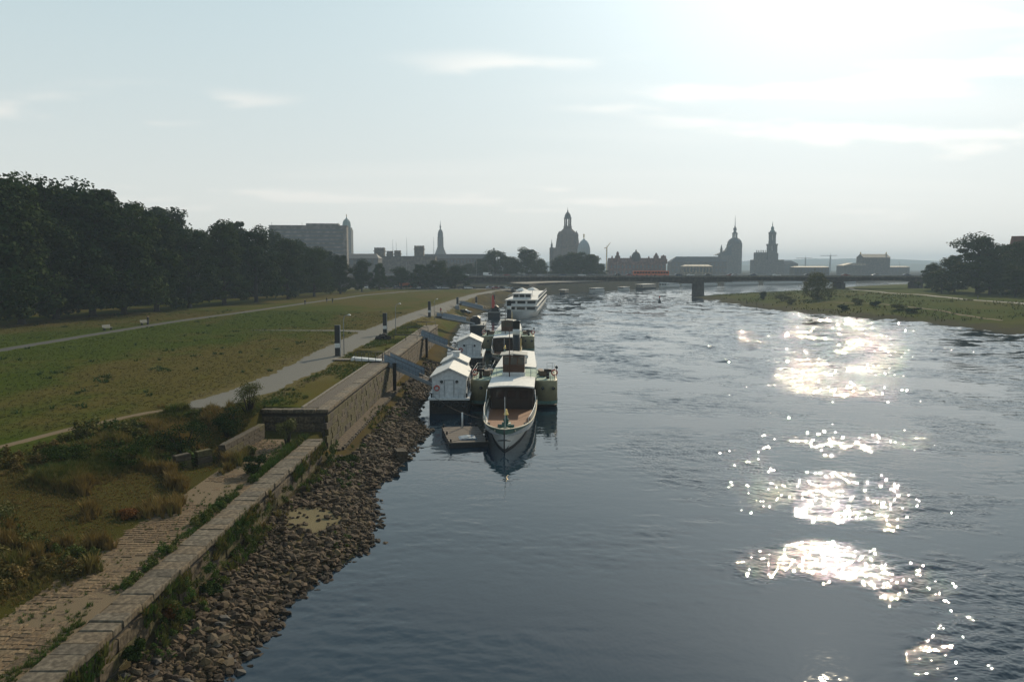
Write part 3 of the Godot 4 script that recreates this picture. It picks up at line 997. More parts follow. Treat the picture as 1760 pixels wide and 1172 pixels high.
func make_bushes() -> void:
	var list := [
		["largest dark green bush on the slope above the short broken wall", -22.6, 55.0, 4.4, 2.6, 0], ["round dark bush just right of the largest bush on the slope", -21.3, 60.0, 3.0, 2.3, 0],
		["tall feathery shrub at the corner of the high quay wall", -20.8, 63.6, 3.0, 2.9, 1], ["bushy olive shrub at the far end of the cobbles, against the end face", -16.8, 60.0, 1.8, 2.3, 1],
		["green weed bush growing over the coping, middle of the low quay", -16.6, 51.5, 2.0, 1.4, 0], ["small dark bush at the left edge below the dirt path", -31.0, 46.5, 3.0, 1.5, 0],
		["low green bush in the middle of the slope", -26.5, 47.5, 3.6, 1.4, 2], ["flat bramble patch below the largest bush", -24.0, 50.0, 4.4, 1.7, 2], ["brownish shrub at the left edge above the cobbles", -24.5, 37.0, 3.6, 1.5, 1],
		["rust coloured dry shrub beside the cobbles", -20.2, 42.0, 1.2, 0.7, 3], ["tufted bush on the low wall's foot among the stones", -13.9, 36.5, 1.3, 0.8, 0], ["yellow green weed bush on the low wall face, nearest the viewer", -14.3, 29.5, 1.0, 0.8, 2],
		["rust coloured dry plant hanging on the low wall face", -14.4, 33.0, 0.9, 0.7, 3], ["thin olive shrub on the cobbles' left edge near the broken wall", -18.6, 56.5, 1.2, 0.9, 1], ["bushy weeds on the shore below the end of the low quay", -12.9, 62.5, 2.2, 0.6, 2]]
	var i := 0
	for a in list:
		var y: float = hgt(a[1], -a[2])
		if a[1] > -15.3: y = 0.8 if a[2] > 34 else 1.3
		bush(a[0], Vector3(a[1], y - 0.05, -a[2]), a[3], a[4], [M.leaf_dark, M.leaf_olive, M.leaf, M.leaf_rust][a[5]], 1000 + i * 3, 2200, 0.11)
		i += 1
	for a in [["round bush standing alone left of the willow on the point", 1312, 372, 4.5, 4.5], ["low dark bush right of the willow", 1475, 300, 6, 2.6], ["low bush near the water on the right bank", 1450, 285, 5, 2.0], ["small bush between the willow and the water", 1360, 330, 5, 2.4], ["bush in the middle of the right bank meadow", 1505, 290, 5, 2.0], ["wide low bush on the right bank slope below the track", 1545, 272, 8, 2.2], ["dark shrub by the water's edge on the right", 1570, 262, 6, 1.7], ["olive shrub beside the willow's foot", 1345, 352, 9, 4.0]]:
		var d: float = a[2]
		var x := col_x(a[1], d)
		bush(a[0], Vector3(x, hgt(x, -d) - 0.1, -d), a[3], a[4], M.leaf_dark if i % 2 else M.leaf_olive, 1100 + i, 1500, 0.36)
		i += 1

# ---------- vessels (local axes: +z towards the bow, y = 0 at the waterline)
func hull_half(s: float, len: float, full: float, sharp: float) -> float:
	# half breadth at s metres behind the stem
	return full * (1.0 - exp(-s / sharp)) * (1.0 - pow(clampf((s - len * 0.62) / (len * 0.385), 0, 1), 2.6) * 0.85)

func steamer(called: String, label: String, at: Vector3, turn: float, funnel: float) -> Node3D:
	var t := thing(called, label, "paddle steamer", at, turn, "moored paddle steamers")
	var len := 54.8
	var bow := 28.3
	var ss_ := []
	for i in 34:
		ss_.append(len * pow(i / 33.0, 1.35))
	var sheer := func(s: float) -> float: return 1.30 + 0.78 * exp(-s / 6.5) + 0.35 * ss(40, 53, s)
	# shell in bands: boot top, white side, green strake
	var bands := [["boot_top", M.boot, -0.5, 0.16], ["side_plating", M.hull_white, 0.16, 0.80], ["strake", M.hull_green, 0.80, 1.0]]
	for b in bands:
		var st := S(true)
		for side in [-1.0, 1.0]:
			var rings := []
			for s in ss_:
				var top: float = sheer.call(s)
				var r := PackedVector3Array()
				for k in 4:
					var f := k / 3.0
					var y: float
					if b[0] == "boot_top": y = lerpf(-0.5, 0.16, f)
					else: y = lerpf(0.16 + (top - 0.16) * (b[2] - 0.16) / 0.84, 0.16 + (top - 0.16) * (b[3] - 0.16) / 0.84, f)
					var up := clampf(y / top, -0.3, 1.0)
					var lead := (1.0 - up) * 0.55
					var hb := lerpf(hull_half(maxf(s - lead, 0), len, 2.3, 7.5), hull_half(s, len, 2.68, 3.9), clampf(up, 0, 1) * clampf(up, 0, 1) * 0.5 + clampf(up, 0, 1) * 0.5)
					if b[0] == "strake": hb += 0.035
					r.append(Vector3(side * (hb + 0.03), y, bow - s - lead * exp(-s / 3.0)))
				rings.append(r)
			loft(st, rings, false)
		obj(b[0], st, b[1], t)
	# deck and the inside of the bulwark
	var dk := S()
	var bwk := S()
	var cap := S()
	var old := []
	for s in ss_:
		var y: float = sheer.call(s)
		var hb := hull_half(s, len, 2.68, 3.9)
		var row := [Vector3(-hb + 0.06, y - 0.62, bow - s - 0.1), Vector3(hb - 0.06, y - 0.62, bow - s - 0.1), Vector3(-hb + 0.05, y, bow - s - 0.1), Vector3(hb - 0.05, y, bow - s - 0.1), Vector3(-hb - 0.09, y, bow - s), Vector3(hb + 0.09, y, bow - s)]
		if old:
			quad(dk, old[0], old[1], row[1], row[0])
			quad(bwk, old[0], row[0], row[2], old[2]); quad(bwk, old[1], old[3], row[3], row[1])
			var u := Vector3(0, 0.05, 0)
			for e in [[2, 4], [3, 5]]:
				quad(cap, old[e[0]] + u, row[e[0]] + u, row[e[1]] + u, old[e[1]] + u)
				quad(cap, old[e[0]], row[e[0]], row[e[0]] + u, old[e[0]] + u)
				quad(cap, old[e[1]], row[e[1]], row[e[1]] + u, old[e[1]] + u)
		old = row
	obj("deck", dk, M.deck_wood, t)
	obj("bulwark", bwk, M.hull_grey, t)
	obj("rail_cap", cap, M.hull_cream, t)
	var st := S()
	var fd := []
	for s in [0.25, 1.2, 2.6, 4.6]:
		var hb := hull_half(s, len, 2.68, 3.9) - 0.12
		fd.append(PackedVector3Array([Vector3(-hb, sheer.call(s) - 0.56, bow - s), Vector3(hb, sheer.call(s) - 0.56, bow - s)]))
	loft(st, fd, false)
	obj("foredeck", st, M.deck_green, t)
	# stem, anchor
	st = S(true)
	tube(st, [Vector3(0, 2.12, bow + 0.05), Vector3(0, 1.2, bow - 0.12), Vector3(0, 0.1, bow - 0.52)], [0.07, 0.06, 0.05], 6)
	obj("stem", st, M.black_iron, t)
	var an := obj("anchor", S_anchor(), M.black_iron, t)
	an.position = Vector3(0, 1.25, bow + 0.08)
	# lettering too small to read: dark strokes near the bow
	st = S()
	for k in 6:
		var hb := hull_half(4.2 + k * 0.35, len, 2.62, 4.4)
		bx(st, Vector3(hb + 0.03, 1.25 + 0.02 * (k % 2), bow - 4.3 - k * 0.35), Vector3(0.03, 0.26 - 0.05 * (k % 3), 0.07), 0.25)
	obj("bow_mark", st, M.black_iron, t)
	# windlass, bell, bollards
	st = S(true)
	lathe(st, Vector3(0, 1.35, bow - 3.6), [[0.5, 0], [0.45, 0.35], [0.25, 0.45], [0.22, 0.8], [0.3, 0.95], [0.15, 1.05], [0.1, 1.45]], 12)
	tube(st, [Vector3(-0.75, 1.7, bow - 3.4), Vector3(0.75, 1.7, bow - 3.4)], [0.2, 0.2], 10)
	bx(st, Vector3(0, 1.5, bow - 4.4), Vector3(0.8, 0.7, 0.8))
	obj("windlass", st, M.machine_green, t)
	st = S(true)
	lathe(st, Vector3(0, 2.75, bow - 3.6), [[0.02, 0.5], [0.1, 0.46], [0.14, 0.3], [0.24, 0.05], [0.26, 0]], 12)
	obj("bell", st, M.brass, t)
	for sx in [-1, 1]:
		st = S(true)
		for q in [0.0, 0.4]:
			lathe(st, Vector3(sx * 1.7, 1.12, bow - 5.2 - q), [[0.1, 0], [0.1, 0.4], [0.15, 0.45], [0.15, 0.52]], 8)
		obj("bollard", st, M.black_iron, t)
	st = S(true)
	tube(st, [Vector3(0, 1.3, bow - 2.0), Vector3(-0.05, 4.6, bow - 2.1)], [0.035, 0.02], 6)
	obj("jackstaff", st, M.hull_white, t)
	# V-shaped rope rack on the foredeck
	st = S()
	for sx in [-1.0, 1.0]:
		bx(st, Vector3(sx * 0.5, 1.72, bow - 2.0), Vector3(0.14, 0.12, 1.5), sx * 0.6)
	obj("chock", st, M.hull_cream, t)
	# railing with canvas panels
	for sx in [-1.0, 1.0]:
		st = S(true)
		var pts := []
		for k in 9:
			var s := 5.5 + k * 1.15
			var p := Vector3(sx * hull_half(s, len, 2.66, 3.9), sheer.call(s), bow - s)
			pts.append(p + Vector3(0, 0.82 - 0.35 * exp(-k / 1.5), 0))
			tube(st, [p, pts[-1]], [0.025, 0.025], 5)
		pts.append(Vector3(sx * 2.52, 3.3, bow - 15.4))
		tube(st, pts, [0.032], 6)
		obj("railing", st, M.hull_white, t)
		for k in 7:
			st = S()
			var a := Vector3(sx * hull_half(6.9 + k * 1.15, len, 2.66, 3.9), 0, bow - 6.9 - k * 1.15)
			var b := Vector3(sx * hull_half(7.9 + k * 1.15, len, 2.66, 3.9), 0, bow - 7.9 - k * 1.15)
			var y: float = sheer.call(7.4 + k * 1.15) + 0.07
			quad(st, a + Vector3(0, y, 0), b + Vector3(0, y, 0), b + Vector3(0, y + 0.62, 0), a + Vector3(0, y + 0.62, 0))
			var off := Vector3(-sx * 0.03, 0, 0)
			quad(st, a + off + Vector3(0, y, 0), a + off + Vector3(0, y + 0.62, 0), b + off + Vector3(0, y + 0.62, 0), b + off + Vector3(0, y, 0))
			obj("canvas_panel", st, M.canvas_grey, t)
	# fore canopy: cambered white roof on posts; saloon behind it
	roof_sheet(t, "fore_canopy", 12.4, 4.6, 2.45, 2.5, 3.42)
	for k in 4:
		for sx in [-1.0, 1.0]:
			st = S(true)
			tube(st, [Vector3(sx * 2.36, 0.7, 12.1 - k * 2.4), Vector3(sx * 2.36, 3.42, 12.1 - k * 2.4)], [0.04, 0.04], 6)
			obj("post", st, M.wood_dark, t)
	saloon(t, "fore_saloon", 10.2, 4.4, 2.25, 0.7, 3.3)
	# bridge deck across the paddle boxes
	st = S()
	bx(st, Vector3(0, 3.36, 0.3), Vector3(5.3, 0.16, 9.2))
	obj("bridge_deck", st, M.deck_green, t)
	st = S()
	bx(st, Vector3(0, 2.0, 0.0), Vector3(5.1, 2.6, 8.6))
	obj("engine_casing", st, M.wood_dark, t)
	for sx in [-1.0, 1.0]:
		st = S(true)
		var rings := []
		for q in [[0.42, -0.25], [0.5, 0.0], [3.0, 0.0], [3.12, -0.06], [3.12, -0.3]]:
			rings.append(box_ring(sx, q[0], q[1]))
		loft(st, rings, true)
		var pb := obj("paddle_box", st, M.paddle_olive, t)
		st = S()
		loft(st, [box_ring(sx, 0.36, 0.04), box_ring(sx, 0.78, 0.04)], true)
		obj("base_band", st, M.hull_green, pb)
		st = S()
		var top := box_ring(sx, 3.06, -0.1)
		for k in range(1, top.size() - 1):
			tri(st, top[0], top[k], top[k + 1])
		obj("box_deck", st, M.deck_green, pb)
		for q in ([3.35, 4.55] if sx > 0 else [3.75]):
			st = S(true)
			tube(st, [Vector3(sx * q, 2.25, 4.85), Vector3(sx * q, 2.25, 5.08)], [0.2, 0.2], 14)
			var pw := obj("porthole", st, M.glass_dark, pb)
			st = S(true)
			var ring := []
			for k in 15:
				var a := TAU * k / 14.0
				ring.append(Vector3(sx * q + cos(a) * 0.22, 2.25 + sin(a) * 0.22, 5.07))
			tube(st, ring, [0.035], 5, false)
			obj("rim", st, M.paddle_olive, pw)
		# rails along the edge of the box deck
		st = S(true)
		var edge := box_ring(sx, 3.1, -0.2)
		for h in [0.5, 0.95]:
			var pts := []
			for p in edge:
				if sx * p.x > 2.75: pts.append(Vector3(p.x, 3.1 + h, p.z))
			tube(st, pts, [0.022], 5)
			if h > 0.6:
				for k in range(0, pts.size(), 2):
					tube(st, [pts[k] - Vector3(0, h, 0), pts[k]], [0.022], 5)
		obj("box_rail", st, M.hull_grey, t)
		# wheel inside
		st = S()
		for k in 10:
			bx(st, Vector3(sx * 3.85, 0.75 + cos(TAU * k / 10) * 1.35, sin(TAU * k / 10) * 1.35), Vector3(2.0, 0.06, 0.5), 0, Vector2.ONE, Basis(Vector3.RIGHT, TAU * k / 10))
		obj("paddle_wheel", st, M.boot, t)
		# sponson underside plate and white wash line
		st = S()
		bx(st, Vector3(sx * 3.85, 0.38, 0), Vector3(2.2, 0.07, 10.6))
		obj("sponson", st, M.boot, t)
		# things on the box deck
		st = S(true)
		lathe(st, Vector3(sx * 3.95, 3.06, 2.6), [[0.2, 0], [0.18, 0.75], [0.14, 0.8]], 10)
		bx(st, Vector3(sx * 3.95, 4.0, 2.6), Vector3(0.9, 0.34, 0.3))
		obj("steering_stand", st, M.wood_dark, t)
		st = S()
		bx(st, Vector3(sx * 3.4, 3.45, 0.6), Vector3(0.9, 0.6, 0.9))
		bx(st, Vector3(sx * 3.1, 3.35, -1.6), Vector3(0.6, 0.5, 1.6))
		obj("deck_locker", st, M.locker_brown, t)
		st = S(true)
		var ring2 := []
		for k in 17:
			ring2.append(Vector3(sx * 4.75 + cos(TAU * k / 16) * 0.33, 3.55 + sin(TAU * k / 16) * 0.33, 1.0))
		tube(st, ring2, [0.09], 7, false)
		obj("life_ring", st, M.life_red, t)
		st = S(true)
		tube(st, [Vector3(sx * 4.95, 3.1, 3.4), Vector3(sx * 4.95, 4.3, 3.4)], [0.03, 0.03], 6)
		lathe(st, Vector3(sx * 4.95, 4.3, 3.4), [[0.05, 0], [0.17, 0.08], [0.17, 0.26], [0.05, 0.36]], 10)
		obj("side_lamp", st, M.black_iron, t)
	# wheelhouse
	var wh := obj("wheelhouse", wheel_shell(), M.wood_brown, t)
	st = S()
	bx(st, Vector3(0, 3.72, 3.2), Vector3(2.62, 0.56, 2.5))
	obj("base", st, M.hull_white, wh)
	st = S()
	extr(st, [[-1.55, 5.95], [-1.55, 6.05], [0, 6.2], [1.55, 6.05], [1.55, 5.95], [0, 6.08]], 1.6, 4.85)
	obj("roof", st, M.roof_grey, wh)
	for k in 3:
		st = S()
		bx(st, Vector3(-0.83 + k * 0.83, 5.35, 4.455), Vector3(0.68, 0.85, 0.03))
		obj("window", st, M.glass_wh, wh)
	for sx in [-1.0, 1.0]:
		for k in 2:
			st = S()
			bx(st, Vector3(sx * 1.255, 5.35, 2.6 + k * 1.15), Vector3(0.03, 0.85, 0.9))
			obj("window", st, M.glass_wh, wh)
	# rail across the bridge deck
	st = S(true)
	for h in [4.0, 4.45]:
		tube(st, [Vector3(-2.6, h, 4.6), Vector3(-1.3, h, 4.6)], [0.025], 5)
		tube(st, [Vector3(1.3, h, 4.6), Vector3(2.6, h, 4.6)], [0.025], 5)
	for x in [-2.6, -1.95, 1.95, 2.6]:
		tube(st, [Vector3(x, 3.4, 4.6), Vector3(x, 4.45, 4.6)], [0.025], 5)
	tube(st, [Vector3(-2.6, 4.45, 4.6), Vector3(-2.6, 4.45, -3.8)], [0.025], 5)
	tube(st, [Vector3(2.6, 4.45, 4.6), Vector3(2.6, 4.45, -3.8)], [0.025], 5)
	obj("bridge_rail", st, M.hull_grey, t)
	# mast and funnel
	st = S(true)
	tube(st, [Vector3(-0.45, 3.0, 5.4), Vector3(-0.45, 9.0, 5.2)], [0.075, 0.04], 7)
	obj("mast", st, M.wood_brown, t)
	st = S(true)
	lathe(st, Vector3(0, 0, -5.5), [[0.46, 3.3], [0.46, funnel - 1.75]], 18)
	var fu := obj("funnel", st, M.black_paint, t)
	st = S(true)
	lathe(st, Vector3(0, 0, -5.5), [[0.462, funnel - 1.75], [0.462, funnel - 1.05]], 18)
	obj("band", st, M.hull_white, fu)
	st = S(true)
	lathe(st, Vector3(0, 0, -5.5), [[0.46, funnel - 1.05], [0.46, funnel - 0.12], [0.52, funnel - 0.1], [0.52, funnel], [0.4, funnel], [0.38, funnel - 0.6]], 18)
	obj("top", st, M.black_paint, fu)
	st = S(true)
	tube(st, [Vector3(0.6, 3.4, -5.0), Vector3(0.6, funnel - 2.2, -5.0)], [0.05], 6)
	obj("steam_pipe", st, M.brass, fu)
	st = S(true)
	tube(st, [Vector3(1.2, 3.5, -7.0), Vector3(1.2, 4.3, -7.0), Vector3(1.2, 4.55, -6.8), Vector3(1.2, 4.6, -6.5)], [0.14, 0.14, 0.2, 0.3], 12)
	obj("ventilator", st, M.hull_white, t)
	# after saloon and long white awning
	saloon(t, "aft_saloon", -5.0, -22.0, 2.2, 0.6, 3.3)
	roof_sheet(t, "aft_awning", -3.9, -23.6, 2.6, 2.15, 3.5)
	st = S(true)
	tube(st, [Vector3(0, 3.6, -24.0), Vector3(0, 6.0, -25.4)], [0.05, 0.03], 6)
	obj("ensign_staff", st, M.wood_brown, t)
	return t

func S_anchor() -> SurfaceTool:
	var st := S(true)
	tube(st, [Vector3(0, 0.2, 0), Vector3(0, -0.85, 0.02)], [0.05, 0.06], 6)
	tube(st, [Vector3(-0.55, -0.1, 0.03), Vector3(0, -0.04, 0.1), Vector3(0.55, -0.1, 0.03)], [0.045, 0.06, 0.045], 6)
	tube(st, [Vector3(-0.4, -0.55, 0.05), Vector3(-0.2, -0.82, 0.05), Vector3(0, -0.9, 0.05), Vector3(0.2, -0.82, 0.05), Vector3(0.4, -0.55, 0.05)], [0.03, 0.06, 0.07, 0.06, 0.03], 6)
	return st

func wheel_shell() -> SurfaceTool:
	var st := S()
	# walls with window openings on the front and sides
	for f in [4.4, 2.0]:
		bx(st, Vector3(0, 4.44, f), Vector3(2.5, 0.9, 0.08))
		bx(st, Vector3(0, 5.88, f), Vector3(2.5, 0.2, 0.08))
		for x in [-1.2, -0.42, 0.42, 1.2]:
			bx(st, Vector3(x, 5.35, f), Vector3(0.12, 0.9, 0.08))
	for sx in [-1.21, 1.21]:
		bx(st, Vector3(sx, 4.44, 3.2), Vector3(0.08, 0.9, 2.3))
		bx(st, Vector3(sx, 5.88, 3.2), Vector3(0.08, 0.2, 2.3))
		for z in [2.1, 3.2, 4.28]:
			bx(st, Vector3(sx, 5.35, z), Vector3(0.08, 0.9, 0.12))
	bx(st, Vector3(0, 4.03, 3.2), Vector3(2.4, 0.05, 2.3))
	return st

func box_ring(sx: float, y: float, grow: float) -> PackedVector3Array:
	# plan of a paddle box: inner edge at the hull, round corners outside
	var p := PackedVector3Array()
	p.append(Vector3(sx * 2.55, y, -5.0 - grow))
	for c in [[-1.0, -PI / 2], [1.0, 0.0]]:
		for k in 5:
			var a: float = c[1] + PI / 2 * k / 4.0
			p.append(Vector3(sx * (3.9 + (1.15 + grow) * cos(a)), y, c[0] * 3.85 + (1.15 + grow) * sin(a)))
	p.append(Vector3(sx * 2.55, y, 5.0 + grow))
	return p

func roof_sheet(t: Node, called: String, z0: float, z1: float, h0: float, h1: float, y: float) -> void:
	var st := S()
	var n := 12
	for i in n:
		var a := i / float(n)
		var b := (i + 1) / float(n)
		var za := lerpf(z0, z1, a)
		var zb := lerpf(z0, z1, b)
		var wa := lerpf(h0, h1, a)
		var wb := lerpf(h0, h1, b)
		for k in 6:
			var u0 := k / 3.0 - 1.0
			var u1 := (k + 1) / 3.0 - 1.0
			var q := func(u: float, w: float, z: float, dy: float) -> Vector3: return Vector3(u * w, y + 0.16 * (1.0 - u * u) + dy, z)
			quad(st, q.call(u0, wa, za, 0.05), q.call(u1, wa, za, 0.05), q.call(u1, wb, zb, 0.05), q.call(u0, wb, zb, 0.05))
			quad(st, q.call(u0, wa, za, 0.0), q.call(u0, wb, zb, 0.0), q.call(u1, wb, zb, 0.0), q.call(u1, wa, za, 0.0))
			if i == 0: quad(st, q.call(u0, wa, za, 0.05), q.call(u0, wa, za, -0.08), q.call(u1, wa, za, -0.08), q.call(u1, wa, za, 0.05))
			if i == n - 1: quad(st, q.call(u0, wb, zb, 0.05), q.call(u1, wb, zb, 0.05), q.call(u1, wb, zb, -0.08), q.call(u0, wb, zb, -0.08))
	for sx in [-1.0, 1.0]:
		quad(st, Vector3(sx * h0, y + 0.05, z0), Vector3(sx * h1, y + 0.05, z1), Vector3(sx * h1, y - 0.1, z1), Vector3(sx * h0, y - 0.1, z0))
	obj(called, st, M.awning, t)

func saloon(t: Node, called: String, z0: float, z1: float, half: float, y0: float, y1: float) -> void:
	var st := S()
	bx(st, Vector3(0, (y0 + y1) / 2, (z0 + z1) / 2), Vector3(half * 2, y1 - y0, absf(z1 - z0)))
	var o := obj(called, st, M.wood_dark, t)
	var n := int(absf(z1 - z0) / 1.6)
	for i in n:
		for sx in [-1.0, 1.0]:
			var w := S()
			bx(w, Vector3(sx * (half + 0.01), lerpf(y0, y1, 0.66), lerpf(z0, z1, (i + 0.5) / n)), Vector3(0.04, 0.75, 1.1))
			obj("window", w, M.glass_dark, o)
	for x in [-1.3, 0.0, 1.3]:
		var w := S()
		bx(w, Vector3(x, lerpf(y0, y1, 0.62), z0 + 0.01), Vector3(0.85, 0.9, 0.04))
		obj("window", w, M.glass_dark, o)

func pontoon(label: String, at: Vector3, len: float, wid: float, house: bool, raised: bool) -> void:
	# landing stage: dark steel float with a white timber house; origin at the middle of its near end
	var t := thing("landing_stage", label, "landing stage", at, 0.0, "floating landing stages")
	var h := wid / 2
	var st := S()
	extr(st, [[-h, 1.5], [-h, 0.0], [-h + 0.35, -0.5], [h - 0.35, -0.5], [h, 0.0], [h, 1.5]], -len, 0)
	obj("float", st, M.black_hull, t)
	st = S()
	bx(st, Vector3(0, 1.62, -len / 2), Vector3(wid + 0.25, 0.22, len + 0.25))
	obj("deck", st, M.hull_white if house else M.roof_grey, t)
	st = S(true)
	for sx in [-1.0, 1.0]:
		for z in [-0.4, -len + 0.4]:
			lathe(st, Vector3(sx * (h - 0.2), 1.73, z), [[0.09, 0], [0.09, 0.35], [0.13, 0.4], [0.13, 0.46]], 8)
	obj("bollard", st, M.black_iron, t)
	if house:
		var hw := h - 0.25
		var hl := len * 0.55
		var z0 := -0.6
		st = S()
		extr(st, [[-hw, 1.73], [hw, 1.73], [hw, 4.0], [0, 4.86], [-hw, 4.0]], z0 - hl, z0)
		var ho := obj("house", st, M.timber_white, t)
		st = S()
		for k in 13:
			bx(st, Vector3(-hw + 0.12 + k * (2 * hw - 0.24) / 12, 2.8, z0 + 0.012), Vector3(0.03, 2.1, 0.02))
		obj("batten", st, M.timber_white, ho)
		st = S()
		extr(st, [[-hw - 0.22, 3.92], [0, 4.9], [hw + 0.22, 3.92], [hw + 0.22, 4.04], [0, 5.03], [-hw - 0.22, 4.04]], z0 - hl - 0.1, z0 + 0.25)
		obj("roof", st, M.timber_roof, ho)
		for x in [-0.85, 0.85]:
			st = S(true)
			tube(st, [Vector3(x, 3.45, z0 - 0.03), Vector3(x, 3.45, z0 + 0.03)], [0.19, 0.19], 14)
			var wi := obj("round_window", st, M.glass_dark, ho)
			st = S(true)
			var ring := []
			for k in 13: ring.append(Vector3(x + cos(TAU * k / 12) * 0.21, 3.45 + sin(TAU * k / 12) * 0.21, z0 + 0.03))
			tube(st, ring, [0.03], 5, false)
			obj("frame", st, M.timber_white, wi)
		st = S()
		bx(st, Vector3(0, 2.66, z0 + 0.02), Vector3(0.9, 1.85, 0.05))
		var dr := obj("door", st, M.timber_white, ho)
		st = S()
		for e in [[-0.5, 2.66, 0.07, 1.95], [0.5, 2.66, 0.07, 1.95], [0.0, 3.62, 1.07, 0.08]]:
			bx(st, Vector3(e[0], e[1], z0 + 0.04), Vector3(e[2], e[3], 0.06))
		obj("frame", st, M.hull_grey, dr)
		st = S(true)
		var lr := []
		for k in 17: lr.append(Vector3(-hw * 0.72 + cos(TAU * k / 16) * 0.27, 2.75 + sin(TAU * k / 16) * 0.27, z0 + 0.08))
		tube(st, lr, [0.07], 6, false)
		obj("life_ring", st, M.life_red, t)
		for k in 5:
			st = S(true)
			var ty := []
			for q in 11: ty.append(Vector3(-h + 0.5 + k * (wid - 1.0) / 4 + cos(TAU * q / 10) * 0.26, 1.0 + sin(TAU * q / 10) * 0.26, 0.1))
			tube(st, ty, [0.1], 6, false)
			obj("tyre_fender", st, M.tyre, t)
		for k in 3:
			st = S()
			bx(st, Vector3(hw + 0.02, 3.0, z0 - 1.2 - k * 1.9), Vector3(0.05, 0.9, 0.9))
			obj("window", st, M.glass_dark, ho)
		st = S(true)
		for x in [-hw * 0.9, -hw * 0.55, hw * 0.55, hw * 0.9]:
			tube(st, [Vector3(x, 1.7, z0 + 0.5), Vector3(x, 2.65, z0 + 0.5)], [0.03], 5)
		for y in [2.2, 2.65]:
			for sx in [-1.0, 1.0]:
				tube(st, [Vector3(sx * hw * 0.55, y, z0 + 0.5), Vector3(sx * hw * 0.95, y, z0 + 0.5)], [0.025], 5)
		obj("railing", st, M.hull_grey, t)
		if raised:
			st = S()
			extr(st, [[-hw * 0.8, 1.73], [hw * 0.8, 1.73], [hw * 0.8, 4.55], [0, 5.25], [-hw * 0.8, 4.55]], z0 - len + 1.6, z0 - hl - 0.1)
			var h2 := obj("rear_house", st, M.timber_white, t)
			st = S()
			extr(st, [[-hw * 0.8 - 0.2, 4.46], [0, 5.28], [hw * 0.8 + 0.2, 4.46], [hw * 0.8 + 0.2, 4.58], [0, 5.42], [-hw * 0.8 - 0.2, 4.58]], z0 - len + 1.5, z0 - hl + 0.1)
			obj("roof", st, M.timber_roof, h2)
			st = S()
			bx(st, Vector3(0.2, 5.55, z0 - hl - 1.0), Vector3(0.75, 0.55, 0.8))
			bx(st, Vector3(0.2, 5.86, z0 - hl - 1.0), Vector3(0.95, 0.08, 1.0))
			obj("roof_vent", st, M.timber_white, h2)

func gangway(label: String, a: Vector3, b: Vector3, panels: bool) -> void:
	# a footbridge from the quay (a) down to a landing stage (b)
	var dir := b - a
	var flat := Vector3(dir.x, 0, dir.z)
	var t := thing("gangway", label, "gangway", a, atan2(flat.x, flat.z), "gangways from the quay to the landing stages")
	var n := flat.length()
	var dy := dir.y
	var p := func(x: float, s: float, y: float) -> Vector3: return Vector3(x, dy * s / n + y, s)
	var st := S()
	for k in 22:
		var s0 := n * k / 22.0
		var s1 := n * (k + 0.9) / 22.0
		var q := [p.call(-0.8, s0, 0.06), p.call(0.8, s0, 0.06), p.call(0.8, s1, 0.06), p.call(-0.8, s1, 0.06)]
		quad(st, q[0], q[1], q[2], q[3])
		quad(st, q[3] - Vector3(0, 0.06, 0), q[2] - Vector3(0, 0.06, 0), q[1] - Vector3(0, 0.06, 0), q[0] - Vector3(0, 0.06, 0))
	obj("planks", st, M.old_wood, t).set_meta("kind", "stuff")
	for sx in [-0.86, 0.86]:
		st = S()
		var w := 0.06
		loft(st, [PackedVector3Array([p.call(sx - w, 0.0, -0.32), p.call(sx + w, 0.0, -0.32), p.call(sx + w, 0.0, 0.1), p.call(sx - w, 0.0, 0.1)]), PackedVector3Array([p.call(sx - w, n, -0.32), p.call(sx + w, n, -0.32), p.call(sx + w, n, 0.1), p.call(sx - w, n, 0.1)])], true, true)
		obj("girder", st, M.steel_grey, t)
		st = S(true)
		for k in 9:
			tube(st, [p.call(sx, n * k / 8.0, 0.05), p.call(sx, n * k / 8.0, 1.08)], [0.03], 5)
		for y in [0.55, 1.08]:
			tube(st, [p.call(sx, 0.0, y), p.call(sx, n, y)], [0.03], 5)
		obj("handrail", st, M.black_iron, t)
		if panels:
			st = S()
			var s0 := n * 0.04
			var s1 := n * 0.68
			quad(st, p.call(sx + 0.05, s0, 0.14), p.call(sx + 0.05, s1, 0.14), p.call(sx + 0.05, s1, 1.0), p.call(sx + 0.05, s0, 1.0))
			quad(st, p.call(sx - 0.02, s0, 0.14), p.call(sx - 0.02, s0, 1.0), p.call(sx - 0.02, s1, 1.0), p.call(sx - 0.02, s1, 0.14))
			obj("side_panel", st, M.panel_blue, t)

